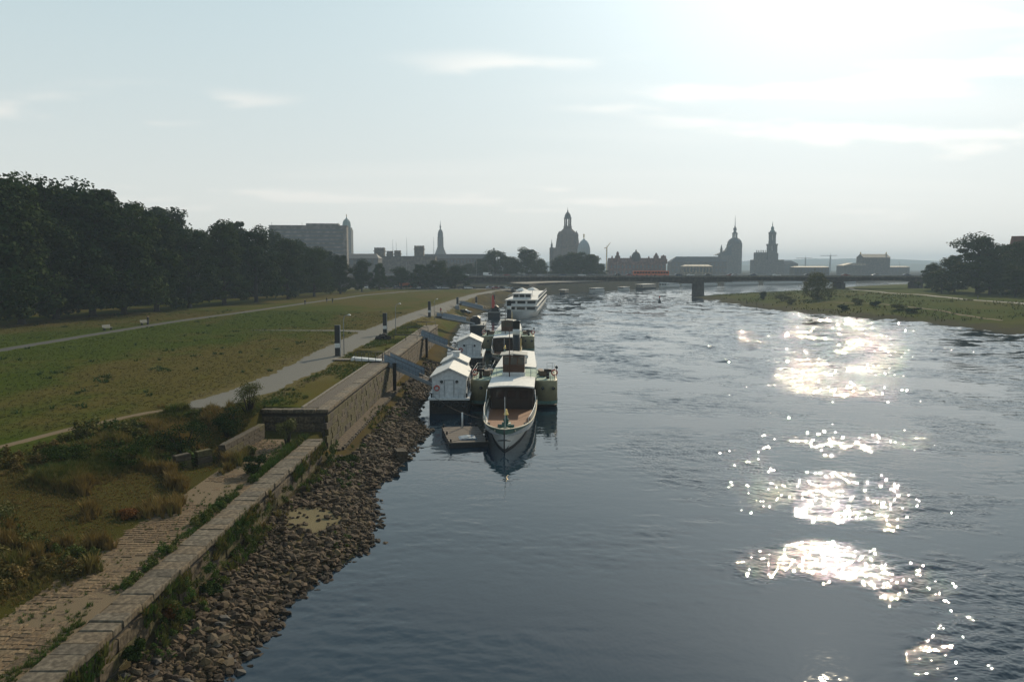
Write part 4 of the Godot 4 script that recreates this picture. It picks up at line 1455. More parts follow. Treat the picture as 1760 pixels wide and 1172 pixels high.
func river_boat(called: String, label: String, category: String, at: Vector3, turn: float, len: float, wid: float, decks: int, hullm: Material, upper: Material, group := "") -> Node3D:
	var t := thing(called, label, category, at, turn, group)
	var h := wid / 2
	var st := S(true)
	var hullh := 0.55 + 0.028 * len if len < 60 else 1.9
	var rings := []
	for i in 15:
		var f := i / 14.0
		var s := len * pow(f, 1.3)
		var b := h * minf(1.0, pow(minf(s / (wid * 1.5), 1.0), 0.55)) * (1.0 - 0.22 * ss(0.85, 1.0, f))
		var y := hullh + 0.6 * exp(-s / wid) * minf(1.0, len / 40.0)
		rings.append(PackedVector3Array([Vector3(-b, y, len / 2 - s), Vector3(-b * 0.9, 0.0, len / 2 - s - 0.4), Vector3(0, -0.5, len / 2 - s - 0.6), Vector3(b * 0.9, 0.0, len / 2 - s - 0.4), Vector3(b, y, len / 2 - s)]))
	loft(st, rings, false)
	obj("hull", st, hullm, t)
	st = S()
	var dr := []
	for r in rings: dr.append(PackedVector3Array([r[0] - Vector3(0, 0.15, 0), r[4] - Vector3(0, 0.15, 0)]))
	loft(st, dr, false)
	loft(st, [rings[-1], PackedVector3Array([rings[-1][0] * Vector3(0, 1, 1), rings[-1][0] * Vector3(0, 1, 1), rings[-1][2], rings[-1][4] * Vector3(0, 1, 1), rings[-1][4] * Vector3(0, 1, 1)])], false)
	obj("deck", st, M.roof_grey, t)
	var y := hullh - 0.1
	var front := len / 2 - wid * (1.0 if len > 30 else 0.9)
	var dh := 1.75 if len > 100 else 2.3 if len > 30 else 1.6
	for k in decks:
		var z0 := front - k * wid * 0.25
		var z1 := -len / 2 + wid * (0.35 + 0.3 * k)
		st = S()
		bx(st, Vector3(0, y + dh / 2, (z0 + z1) / 2), Vector3(wid * 0.94, dh, z0 - z1))
		var c := obj("cabin_deck", st, upper, t)
		st = S()
		bx(st, Vector3(0, y + dh + 0.06, (z0 + z1) / 2 + 0.4), Vector3(wid * 0.99, 0.12, z0 - z1 + 1.4))
		obj("deck_edge", st, M.awning, c)
		var n := mini(int((z0 - z1) / (2.6 if len > 30 else 1.5)), 40)
		for i in n:
			for sx in [-1.0, 1.0]:
				st = S()
				bx(st, Vector3(sx * wid * 0.471, y + dh * 0.56, lerpf(z0, z1, (i + 0.5) / n)), Vector3(0.05, dh * 0.5, (z0 - z1) / n * 0.72))
				obj("window", st, M.glass_dark, c)
		for x in [-0.3, 0.0, 0.3]:
			st = S()
			bx(st, Vector3(x * wid, y + dh * 0.56, z0 + 0.02), Vector3(wid * 0.24, dh * 0.5, 0.05))
			obj("window", st, M.glass_dark, c)
		y += dh + 0.12
	t.set_meta("top", y)
	return t

func make_vessels() -> void:
	var s1 := steamer("paddle_steamer", "nearest paddle steamer, white hull with olive paddle boxes, its bow towards the viewer", Vector3(0.35, 0, -97.5), -0.036, 9.3)
	var s2 := steamer("paddle_steamer", "second paddle steamer moored astern of the nearest one, its bow half hidden", Vector3(-0.7, 0, -158), -0.02, 9.4)
	pontoon("near landing stage with a white two-part timber house beside the nearest steamer", Vector3(-6.95, 0, -88.6), 15.0, 4.3, true, true)
	pontoon("landing stage with a single white house beside the second steamer", Vector3(-6.9, 0, -130.5), 12.0, 4.3, true, false)
	pontoon("bare black landing stage beyond the white houses, at the end of the third gangway", Vector3(-8.7, 0, -203), 14.0, 3.6, false, false)
	pontoon("small dark landing stage off the bow of the white cruise ship", Vector3(-5.9, 0, -263), 9.0, 3.8, false, false)
	gangway("nearest gangway with a blue grey side panel, down to the white two-part house", Vector3(-15.6, 4.6, -99.5), Vector3(-8.8, 1.9, -97.5), true)
	gangway("second gangway with blue grey panels, down to the single white house", Vector3(-15.6, 4.6, -137.5), Vector3(-8.8, 1.9, -137.5), true)
	gangway("third gangway, long and dark, down to the bare landing stage", Vector3(-17.2, 4.6, -190), Vector3(-9.8, 1.9, -207), true)
	gangway("farthest gangway, pale, leading to the small dark stage by the cruise ship", Vector3(-16.5, 4.6, -258), Vector3(-7.0, 1.9, -266), true)
	# dark sheds on the bare stages
	for a in [[-9.3, -208, "dark canvas cover heaped on the bare landing stage"], [-5.6, -266, "dark cabin on the small stage by the cruise ship"]]:
		var st := S()
		extr(st, [[-1.3, 0], [1.3, 0], [1.2, 1.5], [0.5, 2.0], [-0.6, 1.95], [-1.25, 1.4]], -2.4, 2.4)
		var o := obj("canvas_shed", st, M.black_hull)
		o.position = Vector3(a[0], 1.73, a[1])
		tag(o, a[2], "shed")
	# squared block at the water's edge
	var wb := obj("mooring_block", block_mesh(0.9, 1.1, 1.1, 12, 0.06), M.sandstone_dark)
	wb.position = Vector3(-9.3, 0.35, -66.8)
	wb.rotation = Vector3(0.06, 0.4, 0.05)
	tag(wb, "dark squared mooring block at the tip of the stony shore", "block")
	# raft
	var rf := thing("work_raft", "flat rusty work raft with a blue sheet, off the bow of the nearest steamer", "raft", Vector3(-4.5, 0, -75.2), 0.18)
	var st := S()
	extr(st, [[-1.75, 0.42], [-1.75, -0.2], [1.75, -0.2], [1.75, 0.42]], -3.6, 3.6)
	obj("float", st, M.black_hull, rf)
	for k in 16:
		st = S()
		bx(st, Vector3(rng.randf_range(-0.03, 0.03), 0.46, -3.4 + k * 0.452), Vector3(3.5, 0.07, 0.42), rng.randf_range(-0.01, 0.01))
		obj("plank", st, [M.old_wood, M.old_wood_pale][k % 2], rf)
	for q in [[-1.6, 3.4], [1.6, 3.4], [-1.6, -3.4], [1.6, -3.4], [-1.6, 0]]:
		st = S(true)
		lathe(st, Vector3(q[0], 0.45, q[1]), [[0.08, 0], [0.08, 0.28], [0.12, 0.32]], 8)
		obj("bollard", st, M.black_iron, rf)
	st = S(true)
	lathe(st, Vector3(0.2, 0.48, -3.0), [[0.09, 0], [0.09, 1.5]], 8)
	obj("white_post", st, M.hull_white, rf)
	st = S()
	extr(st, [[-0.7, 0.5], [0.9, 0.5], [0.75, 0.62], [0.1, 0.66], [-0.5, 0.58]], 1.2, 2.8)
	obj("blue_sheet", st, M.panel_blue, rf)
	# mooring lines
	for a in [[Vector3(-0.9, 1.9, -72.2), Vector3(-10.4, 0.5, -68.0), "thin mooring rope from the steamer's bow to the stony shore"], [Vector3(-2.3, 1.7, -76), Vector3(-8.6, 1.9, -88.6), "thin mooring rope between the steamer's bow and the near landing stage"]]:
		st = S(true)
		var pts := []
		for k in 13:
			var f := k / 12.0
			pts.append(a[0].lerp(a[1], f) - Vector3(0, 0.9 * 4.0 * f * (1.0 - f) * 0.5, 0))
		tube(st, pts, [0.022], 5)
		tag(obj("mooring_rope", st, M.old_wood), a[2], "rope")
	# white cruise ship
	var cs := river_boat("cruise_ship", "long white river cruise ship with rows of windows moored beyond the steamers", "cruise ship", Vector3(6.6, 0, -318), -0.07, 128, 11.0, 2, M.hull_white, M.hull_white)
	var y: float = cs.get_meta("top")
	st = S()
	bx(st, Vector3(0, y + 0.9, 44), Vector3(6.0, 1.8, 5.0))
	var wh := obj("wheelhouse", st, M.hull_white, cs)
	for x in [-2.0, 0.0, 2.0]:
		st = S()
		bx(st, Vector3(x, y + 1.1, 46.53), Vector3(1.7, 0.9, 0.06))
		obj("window", st, M.glass_dark, wh)
	st = S()
	bx(st, Vector3(0, y + 1.87, 44), Vector3(6.6, 0.14, 5.8))
	obj("roof", st, M.awning, wh)
	for k in 2:
		st = S()
		var c := Vector3(-1.5 + k * 3.5, y + 2.2, 22 - k * 8)
		lathe(st, c, [[2.6, 0], [1.3, 0.6], [0.05, 1.1]], 8)
		var pr := obj("parasol", st, M.awning, cs)
		st = S(true)
		tube(st, [c - Vector3(0, 2.2, 0), c + Vector3(0, 1.0, 0)], [0.06], 6)
		obj("pole", st, M.steel_grey, pr)
	st = S(true)
	for sx in [-5.2, 5.2]:
		for h in [0.55, 1.05]:
			tube(st, [Vector3(sx, y + h, 40), Vector3(sx, y + h, -58)], [0.04], 5)
		for k in 50:
			tube(st, [Vector3(sx, y, 40 - k * 2.0), Vector3(sx, y + 1.05, 40 - k * 2.0)], [0.035], 4)
	obj("railing", st, M.steel_grey, cs)
	# far boats along the curving left bank
	var names := [["small tan cabin boat just beyond the cruise ship's stern", 505.0, 14, 4.0, 1, 0], ["short white cabin boat second beyond the cruise ship", 545.0, 18, 4.5, 1, 1], ["white motor yacht lying alone off the far embankment", 578.0, 16, 4.5, 1, 1], ["dark low barge at the far embankment", 612.0, 34, 6.0, 1, 0], ["pale passenger boat left of the bridge pier", 655.0, 40, 7.0, 2, 1], ["long white passenger boat just left of the bridge pier", 700.0, 52, 8.0, 2, 1], ["white passenger boat seen just right of the bridge pier", 748.0, 55, 8.0, 2, 1], ["long white boat farther right beneath the bridge", 795.0, 60, 8.0, 2, 1], ["far white boat beneath the right half of the bridge", 850.0, 60, 8.0, 2, 1]]
	for a in names:
		var d: float = a[1]
		var p := Vector2(lin(SHL, d), -d)
		var q := Vector2(lin(SHL, d + 10), -d - 10) - Vector2(lin(SHL, d - 10), -d + 10)
		var side := Vector2(-q.y, q.x).normalized()
		p += side * (a[3] * 0.5 + 3.0)
		river_boat("moored_boat", a[0], "boat", Vector3(p.x, 0, p.y), atan2(-q.x, -q.y), a[2], a[3], a[4], M.black_hull if a[5] == 0 else M.hull_white, M.tan_paint if a[5] == 0 else M.hull_white, "boats along the far embankment")
	# rowing boat and channel mark
	var rb := river_boat("rowing_boat", "tiny dark rowing boat out on the open river", "boat", Vector3(27.4, 0, -346), 1.5, 4.2, 1.2, 0, M.black_hull, M.black_hull)
	var by := thing("channel_buoy", "small dark channel buoy in midstream before the bridge", "buoy", Vector3(68, 0, -375))
	st = S(true)
	lathe(st, Vector3.ZERO, [[0.75, -0.3], [0.8, 0.2], [0.7, 0.5], [0.25, 1.2], [0.2, 2.1]], 12)
	obj("body", st, M.black_paint, by)
	st = S(true)
	lathe(st, Vector3(0, 2.1, 0), [[0.05, 0], [0.4, 0.3], [0.4, 0.6], [0.05, 0.9]], 10)
	obj("topmark", st, M.life_red, by)

# ---------- bridge, town, vehicles, people, street furniture
func make_bridge() -> void:
	var b := thing("girder_bridge", "long low girder bridge carrying traffic across the river", "bridge", Vector3(0, 0, -462))
	var st := S()
	var spans := [-150.0, -34.0, 107.0, 188.0, 232.0, 330.0]
	for i in spans.size() - 1:
		var n := 14
		for k in n:
			var f0 := k / float(n)
			var f1 := (k + 1) / float(n)
			var x0 := lerpf(spans[i], spans[i + 1], f0)
			var x1 := lerpf(spans[i], spans[i + 1], f1)
			var long: float = (spans[i + 1] - spans[i]) / 141.0
			var y0 := 8.6 - 2.0 * minf(long, 1.0) * pow(absf(f0 * 2 - 1), 2.2)
			var y1 := 8.6 - 2.0 * minf(long, 1.0) * pow(absf(f1 * 2 - 1), 2.2)
			for z in [[-14.0, -9.0], [-5.0, 0.0]]:
				quad(st, Vector3(x0, y0, z[1]), Vector3(x1, y1, z[1]), Vector3(x1, 10.6, z[1]), Vector3(x0, 10.6, z[1]))
				quad(st, Vector3(x0, y0, z[0]), Vector3(x0, 10.6, z[0]), Vector3(x1, 10.6, z[0]), Vector3(x1, y1, z[0]))
				quad(st, Vector3(x0, y0, z[0]), Vector3(x1, y1, z[0]), Vector3(x1, y1, z[1]), Vector3(x0, y0, z[1]))
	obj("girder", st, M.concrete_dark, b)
	st = S()
	bx(st, Vector3(90, 10.85, -7), Vector3(480, 0.5, 17))
	obj("deck", st, M.concrete, b)
	for z in [1.3, -15.3]:
		st = S()
		bx(st, Vector3(90, 11.25, z), Vector3(480, 0.3, 0.25))
		obj("edge_beam", st, M.concrete, b)
		st = S()
		for y in [11.6, 11.95, 12.3]:
			bx(st, Vector3(90, y, z), Vector3(480, 0.06, 0.06))
		for k in 160:
			bx(st, Vector3(-149 + k * 3.0, 11.85, z), Vector3(0.08, 0.95, 0.08))
		stuff(obj("railing", st, M.steel_grey, b))
	for x in [107.0, 188.0, 232.0]:
		st = S()
		bx(st, Vector3(x, 3.0, -7), Vector3(4.4 if x < 150 else 2.6, 9.0, 13), 0, Vector2(0.9, 1.0))
		bx(st, Vector3(x, -0.6, -7), Vector3(5.4, 1.6, 15)) 
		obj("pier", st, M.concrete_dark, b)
	st = S()
	bx(st, Vector3(-92, 4.5, -7), Vector3(116, 11.8, 14))
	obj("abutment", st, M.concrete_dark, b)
	for k in 9:
		var l := thing("bridge_lamp", "slim street lamp on the bridge, number %s from its left end" % ["one", "two", "three", "four", "five", "six", "seven", "eight", "nine"][k], "street lamp", Vector3(-60 + k * 40, 11.1, -463.5), 0, "street lamps on the bridge")
		st = S(true)
		tube(st, [Vector3.ZERO, Vector3(0, 7.5, 0), Vector3(0, 8.0, -0.8)], [0.1, 0.06, 0.05], 6)
		obj("post", st, M.steel_grey, l)
		st = S()
		bx(st, Vector3(0, 8.0, -1.2), Vector3(0.3, 0.12, 0.9))
		obj("lantern", st, M.steel_grey, l)

func car_mesh(van: bool) -> Array:
	var body := S()
	var w := 0.86
	var prof := [[-2.15, 0.35], [2.15, 0.35], [2.2, 0.72], [1.35, 0.92], [-1.9, 0.98], [-2.18, 0.85]] if not van else [[-2.5, 0.4], [2.5, 0.4], [2.5, 1.0], [1.9, 1.15], [1.4, 2.05], [-2.45, 2.15], [-2.5, 1.9]]
	extr(body, prof, -w, w, Transform3D(Basis(Vector3.UP, 0), Vector3.ZERO))
	var glass := S()
	var roof := S()
	if van:
		extr(glass, [[1.85, 1.2], [1.42, 1.95], [0.6, 2.0], [0.6, 1.2]], -w - 0.01, w + 0.01)
		extr(roof, [[-2.4, 2.15], [1.38, 2.05], [1.3, 2.12], [-2.3, 2.22]], -w * 0.9, w * 0.9)
	else:
		extr(glass, [[1.25, 0.92], [0.45, 1.38], [-1.15, 1.38], [-1.85, 0.98]], -w * 0.92, w * 0.92)
		extr(roof, [[0.5, 1.37], [0.4, 1.45], [-1.05, 1.45], [-1.2, 1.37]], -w * 0.9, w * 0.9)
	var wheel := S(true)
	tube(wheel, [Vector3(0, 0, -0.1), Vector3(0, 0, 0.1)], [0.32, 0.32], 12)
	var hub := S(true)
	tube(hub, [Vector3(0, 0, -0.11), Vector3(0, 0, 0.11)], [0.19, 0.19], 10)
	return [done(body), done(glass), done(roof), done(wheel), done(hub)]

func car(parts: Array, label: String, at: Vector3, turn: float, paint: Material, called := "parked_car", group := "") -> void:
	var t := thing(called, label, "car", at, turn, group)
	obj("body", parts[0], paint, t)
	obj("windows", parts[1], M.car_glass, t)
	obj("roof", parts[2], paint, t)
	for x in [-1.35, 1.35]:
		for z in [-0.8, 0.8]:
			var o := obj("wheel", parts[3], M.tyre, t)
			o.position = Vector3(x, 0.32, z)
			obj("rim", parts[4], M.steel_grey, o)

func make_cars() -> void:
	var c := car_mesh(false)
	var v := car_mesh(true)
	var paints := [M.car_white, M.car_silver, M.car_black, M.car_blue, M.car_red]
	var pn := ["white", "silver", "black", "dark blue", "red"]
	var ord := ["first", "second", "third", "fourth", "fifth", "sixth", "seventh", "eighth", "ninth", "tenth", "eleventh", "twelfth", "thirteenth", "fourteenth", "fifteenth", "sixteenth", "seventeenth", "eighteenth", "nineteenth", "twentieth", "twenty-first", "twenty-second", "twenty-third", "twenty-fourth"]
	var px := [634, 640, 652, 659, 666, 673, 684, 716, 722, 744, 751, 758, 765, 793, 800, 805, 812, 842, 852, 861, 870, 884, 893, 905]
	for i in px.size():
		var d: float = 424.0 + (px[i] - 640) * 0.045 + (i % 3) * 1.5
		var k: int = [0, 1, 1, 2, 1, 0, 3, 0, 2, 2, 0, 0, 1, 2, 1, 0, 2, 1, 4, 2, 0, 2, 1, 3][i]
		var x := col_x(px[i], d)
		car(c, "%s car from the left in the row parked on the far meadow edge, %s" % [ord[i], pn[k]], Vector3(x, hgt(x, -d) + 0.16, -d), 0.2 + (i * 37 % 10) * 0.06, paints[k], "parked_car", "cars parked at the far end of the meadow")
	px = [800, 826, 870, 930, 966, 1000, 1060, 1082, 1122, 1165, 1186, 1216, 1254, 1263, 1292, 1334, 1386, 1452, 1503, 1557]
	for i in px.size():
		var d := 466.0 if i % 2 else 471.0
		var k: int = (i * 7) % 5
		car(c, "%s car from the left among the traffic on the bridge, %s" % [ord[i], pn[k]], Vector3(col_x(px[i], d), 11.1, -d), 0.0 if i % 2 else PI, paints[k], "bridge_car", "traffic on the bridge")
	car(v, "white van driving on the bridge behind the round trees", Vector3(col_x(838, 466), 11.1, -466), 0, M.car_white, "delivery_van")
	car(c, "dark car standing alone on the grass beside the gravel path", Vector3(-15.2, hgt(-15.2, -262) + 0.03, -262), -0.25, M.car_black)
	# orange articulated bus on the bridge
	var t := thing("orange_bus", "long orange-red articulated bus crossing the bridge", "bus", Vector3(col_x(1118, 469), 11.1, -469))
	for k in 2:
		var st := S()
		bx(st, Vector3(-5.2 + k * 10.4, 1.75, 0), Vector3(10.0, 2.7, 2.5))
		var s := obj("section", st, M.bus_red, t)
		for i in 6:
			st = S()
			bx(st, Vector3(-9.2 + k * 10.4 + i * 1.6, 2.1, 1.26), Vector3(1.35, 0.95, 0.04))
			obj("window", st, M.car_glass, s)
		for x in [-8.2, -2.4]:
			var o := obj("wheel", S_wheel(0.48), M.tyre, s)
			o.position = Vector3(x + k * 10.4, 0.48, 1.15)
	var st := S()
	bx(st, Vector3(0, 1.7, 0), Vector3(0.5, 2.4, 2.2))
	obj("bellows", st, M.black_paint, t)
	# orange tipper lorry by the parked cars
	var tr := thing("orange_lorry", "orange lorry standing among the parked cars at the far meadow edge", "lorry", Vector3(col_x(698, 428), 5.35, -428), 0.2)
	st = S()
	bx(st, Vector3(2.6, 1.5, 0), Vector3(1.9, 2.2, 2.3))
	var cb := obj("cab", st, M.bus_red, tr)
	st = S()
	bx(st, Vector3(3.2, 2.0, 1.16), Vector3(0.6, 0.7, 0.03))
	obj("window", st, M.car_glass, cb)
	st = S()
	bx(st, Vector3(-0.9, 1.9, 0), Vector3(4.8, 1.7, 2.4), 0, Vector2(1.05, 1.05))
	obj("tipper", st, M.bus_red, tr)
	st = S()
	bx(st, Vector3(0.2, 0.75, 0), Vector3(6.6, 0.35, 1.6))
	obj("chassis", st, M.black_paint, tr)
	for x in [-2.6, -1.3, 2.4]:
		var o := obj("wheel", S_wheel(0.5), M.tyre, tr)
		o.position = Vector3(x, 0.5, 1.0)

func S_wheel(r: float) -> SurfaceTool:
	var st := S(true)
	tube(st, [Vector3(0, 0, -0.14), Vector3(0, 0, 0.14)], [r, r], 12)
	return st

# walls of a building: box with rows of windows set into the side that faces the river
func block_building(called: String, label: String, at: Vector3, turn: float, w: float, h: float, dp: float, floors: int, bays: int, wall: Material, roof: Material, rh: float, hip := 1.0) -> Node3D:
	var t := thing(called, label, "building", at, turn)
	var st := S()
	bx(st, Vector3(0, h / 2, 0), Vector3(w, h, dp))
	obj("wall", st, wall, t)
	st = S()
	if rh > 0.5:
		var e := 0.5
		var a := PackedVector3Array([Vector3(-w / 2 - e, h, dp / 2 + e), Vector3(w / 2 + e, h, dp / 2 + e), Vector3(w / 2 + e, h, -dp / 2 - e), Vector3(-w / 2 - e, h, -dp / 2 - e)])
		var k := dp * 0.5 * hip
		var b := PackedVector3Array([Vector3(-w / 2 + k, h + rh, 0.6), Vector3(w / 2 - k, h + rh, 0.6), Vector3(w / 2 - k, h + rh, -0.6), Vector3(-w / 2 + k, h + rh, -0.6)])
		loft(st, [a, b], true, true)
	else:
		bx(st, Vector3(0, h + 0.3, 0), Vector3(w + 0.8, 0.6, dp + 0.8))
	obj("roof", st, roof, t)
	for f in floors:
		for i in bays:
			st = S()
			bx(st, Vector3(-w / 2 + w * (i + 0.5) / bays, h * (f + 0.55) / floors, dp / 2 + 0.03), Vector3(w / bays * 0.5, h / floors * 0.55, 0.1))
			obj("window", st, M.glass_far, t)
	return t

func tower_part(t: Node, called: String, prof: Array, m: Material, n := 8, off := Vector3.ZERO, smooth := false) -> Node:
	var st := S(smooth)
	lathe(st, off, prof, n)
	return obj(called, st, m, t)

func make_town() -> void:
	var g := 5.0
	# tall slab block at the left
	var t := thing("slab_block", "tall flat-roofed slab block rising behind the park trees", "building", Vector3(-178, 0, -720), 0.10)
	var st := S()
	bx(st, Vector3(0, 26, 0), Vector3(66, 52, 15))
	obj("wall", st, M.slab, t)
	for f in 14:
		st = S()
		bx(st, Vector3(-1.0, 6.2 + f * 3.25, 7.56), Vector3(62, 1.5, 0.14))
		obj("window_band", st, M.glass_far, t)
	st = S()
	bx(st, Vector3(12, 53.2, 0), Vector3(28, 2.4, 10))
	bx(st, Vector3(0, 52.3, 0), Vector3(66.8, 0.6, 15.8))
	obj("roof_house", st, M.slab, t)
	for x in [-32.0, -6.0, 25.0]:
		st = S(true)
		tube(st, [Vector3(x, 52, 0), Vector3(x, 55.5, 0)], [0.15], 5)
		obj("mast", st, M.steel_grey, t)
	# town hall tower
	t = thing("town_hall_tower", "square tower with a green copper dome just right of the slab block", "tower", Vector3(-262, 0, -1300))
	st = S()
	bx(st, Vector3(0, 38, 0), Vector3(17, 76, 17))
	bx(st, Vector3(0, 77, 0), Vector3(15, 4, 15))
	obj("shaft", st, M.stone_far, t)
	for x in [-4.5, 0.0, 4.5]:
		st = S()
		bx(st, Vector3(x, 66, 8.52), Vector3(2.2, 9, 0.2))
		obj("window", st, M.glass_far, t)
	tower_part(t, "dome", [[6.6, 78], [6.5, 84], [5.8, 88], [4.2, 91], [1.6, 93], [0.9, 94], [0.5, 96]], M.copper, 12)
	tower_part(t, "figure", [[0.5, 96], [0.9, 97.5], [0.7, 99], [0.35, 100], [0.1, 100.6]], M.gilt, 8)
	block_building("low_hall", "low building with a flat pitched roof right of the slab block", Vector3(-146, 0, -800), 0, 34, 25, 24, 3, 6, M.stone_far, M.roof_slate, 4.5, 0.3)
	# castellated building with four towers
	t = thing("towered_building", "long government building with four crenellated towers above the trees", "building", Vector3(-112, 0, -850))
	st = S()
	bx(st, Vector3(0, 13.5, 0), Vector3(66, 27, 20))
	obj("wall", st, M.stone_brown, t)
	st = S()
	bx(st, Vector3(0, 27.4, 0), Vector3(67, 0.8, 21))
	obj("roof", st, M.roof_slate, t)
	for a in [[-25.0, 10.0, 35.5], [-14.5, 6.2, 32.0], [-6.5, 6.2, 32.5], [16.0, 9.5, 37.5]]:
		st = S()
		bx(st, Vector3(a[0], a[2] / 2, 2), Vector3(a[1], a[2], a[1]))
		bx(st, Vector3(a[0], a[2] - 2.5, 2), Vector3(a[1] + 1.4, 0.8, a[1] + 1.4))
		var tw := obj("tower", st, M.stone_brown, t)
		for q in [-0.42, -0.14, 0.14, 0.42]:
			for e in [-0.45, 0.45]:
				st = S()
				bx(st, Vector3(a[0] + q * a[1], a[2] + 0.6, 2 + e * a[1]), Vector3(a[1] * 0.14, 1.2, 0.9))
				obj("merlon", st, M.stone_brown, tw)
	for i in 3:
		var x: float = [-124.0, -120.5, -109.5][i]
		var h: float = [45.5, 43.5, 47.5][i]
		var a := thing("antenna_mast", "%s thin antenna mast above the towered building" % ["leftmost", "middle", "rightmost"][i], "mast", Vector3(x, 0, -852), 0, "antenna masts")
		st = S(true)
		tube(st, [Vector3(0, 20, 0), Vector3(0, h, 0)], [0.3, 0.12], 6)
		obj("pole", st, M.steel_grey, a)
	var am := thing("antenna_mast", "lone thin mast left of the slender church tower", "mast", Vector3(-81.5, 0, -852), 0, "antenna masts")
	st = S(true)
	tube(st, [Vector3(0, 20, 0), Vector3(0, 47.5, 0)], [0.3, 0.12], 6)
	obj("pole", st, M.steel_grey, am)
	block_building("ministry_building", "very long dark-roofed ministry building behind the round trees", Vector3(-58, 0, -866), 0, 76, 25.5, 18, 4, 22, M.stone_brown, M.roof_slate, 4.8, 0.25)
	# slender church tower
	t = thing("church_tower", "slender church tower with a bell-shaped cap behind the ministry building", "tower", Vector3(-124, 0, -1420))
	tower_part(t, "shaft", [[11, 0], [11, 39], [9.0, 43], [6.6, 49], [6.6, 50.5], [5.6, 51], [5.4, 67], [6.2, 68]], M.stone_far, 8)
	tower_part(t, "cap", [[4.8, 68], [4.8, 73], [4.4, 77], [2.8, 80.5], [1.2, 82], [1.0, 85], [1.8, 86.5], [0.8, 88], [0.4, 92], [0.1, 98]], M.roof_slate, 10)
	for x in [-1.9, 1.9]:
		st = S()
		bx(st, Vector3(x, 59.5, 5.3), Vector3(1.6, 7, 0.5))
		obj("window", st, M.glass_far, t)
	t = thing("eagle_turret", "small turret with a statue above the round trees", "tower", Vector3(-19.5, 0, -880))
	tower_part(t, "shaft", [[1.6, 20], [1.6, 33], [2.2, 33.3], [2.2, 34]], M.stone_brown, 8)
	tower_part(t, "statue", [[0.5, 34], [0.8, 35], [1.4, 36.2], [0.6, 36.6], [0.3, 37.4]], M.roof_slate, 6)
	# great domed church
	t = thing("domed_church", "great stone church with a tall bell-shaped dome and open lantern", "church", Vector3(78, 0, -1150))
	st = S()
	bx(st, Vector3(0, 22, 0), Vector3(38, 44, 38), PI / 8)
	obj("nave", st, M.stone_dark, t)
	tower_part(t, "dome", [[17, 40], [16.6, 47], [16.0, 52], [15.2, 57], [14.0, 61.5], [12.4, 64.6], [10.2, 66.6], [8.0, 68.4], [6.3, 70.2], [5.8, 71.5], [5.8, 74]], M.stone_dark, 24, Vector3.ZERO, true)
	for k in 8:
		var a := TAU * (k + 0.5) / 8
		st = S(true)
		tube(st, [Vector3(cos(a) * 4.4, 74, sin(a) * 4.4), Vector3(cos(a) * 4.4, 84, sin(a) * 4.4)], [0.95, 0.85], 6)
		obj("column", st, M.stone_dark, t)
	tower_part(t, "lantern_cap", [[5.4, 84], [5.6, 85], [4.6, 86.4], [4.2, 89], [2.6, 92], [1.0, 93.4], [0.9, 95], [0.3, 96.5], [0.15, 100]], M.roof_slate, 12)
	for k in 4:
		var a := TAU * k / 4 + PI / 4
		tower_part(t, "stair_turret", [[2.6, 30], [2.6, 60], [3.0, 60.6], [2.0, 63], [0.8, 65], [0.2, 67]], M.stone_dark, 8, Vector3(cos(a) * 16.5, 0, sin(a) * 16.5))
	t = thing("thin_turret", "thin pointed turret left of the great dome", "tower", Vector3(48.5, 0, -1000))
	tower_part(t, "shaft", [[2.0, 10], [2.0, 36], [2.5, 37], [1.9, 40], [1.0, 42], [1.4, 43], [0.4, 47], [0.08, 51]], M.stone_far, 8)
	# academy with ribbed glass dome
	t = thing("glass_domed_hall", "hall with a ribbed glass dome and a statue on top, right of the great dome", "building", Vector3(86, 0, -980))
	st = S()
	bx(st, Vector3(0, 15, 0), Vector3(34, 30, 20))
	obj("wall", st, M.stone_far, t)
	var rings := []
	for q in [[7.6, 30.0], [7.7, 36.0], [7.3, 40.0], [6.0, 44.0], [3.8, 47.5], [1.4, 49.4], [0.8, 50.2]]:
		var r := PackedVector3Array()
		for k in 48:
			var a := TAU * k / 48
			var rr: float = q[0] * (1.0 if k % 2 else 0.9)
			r.append(Vector3(cos(a) * rr, q[1], sin(a) * rr))
		rings.append(r)
	st = S()
	loft(st, rings, true, true)
	obj("glass_dome", st, M.dome_glass, t)
	tower_part(t, "statue", [[0.5, 50], [0.5, 51.5], [0.9, 53], [0.7, 54.5], [1.3, 55.3], [0.3, 56.2]], M.gilt, 7)
	# palace with gables
	t = thing("gabled_palace", "reddish palace with ornate gables and a small dome behind the bridge", "building", Vector3(137, 0, -900))
	st = S()
	bx(st, Vector3(0, 11, 0), Vector3(62, 22, 18))
	obj("wall", st, M.palace_red, t)
	st = S()
	extr(st, [[-9, 22], [9, 22], [3, 26.5], [-3, 26.5]], -31, 31, Transform3D(Basis(Vector3.UP, PI / 2), Vector3.ZERO))
	obj("roof", st, M.roof_red, t)
	for a in [[-22.0, 33.5], [-8.0, 29.0], [20.0, 32.0], [12.0, 28.5], [-28.0, 29.0], [28.0, 30.0]]:
		st = S()
		extr(st, [[-4.2, 20], [4.2, 20], [4.2, 24.5], [2.8, 26.5], [2.8, 28.5], [1.6, 29.2], [1.4, a[1] - 1.5], [0.3, a[1]], [-0.3, a[1]], [-1.4, a[1] - 1.5], [-1.6, 29.2], [-2.8, 28.5], [-2.8, 26.5], [-4.2, 24.5]] if a[1] > 29.5 else [[-3.2, 20], [3.2, 20], [2.0, 24.5], [1.0, 26.0], [0.3, a[1]], [-0.3, a[1]], [-1.0, 26.0], [-2.0, 24.5]], 8.4, 9.6, Transform3D(Basis(), Vector3(a[0], 0, 0)))
		obj("gable", st, M.palace_red, t)
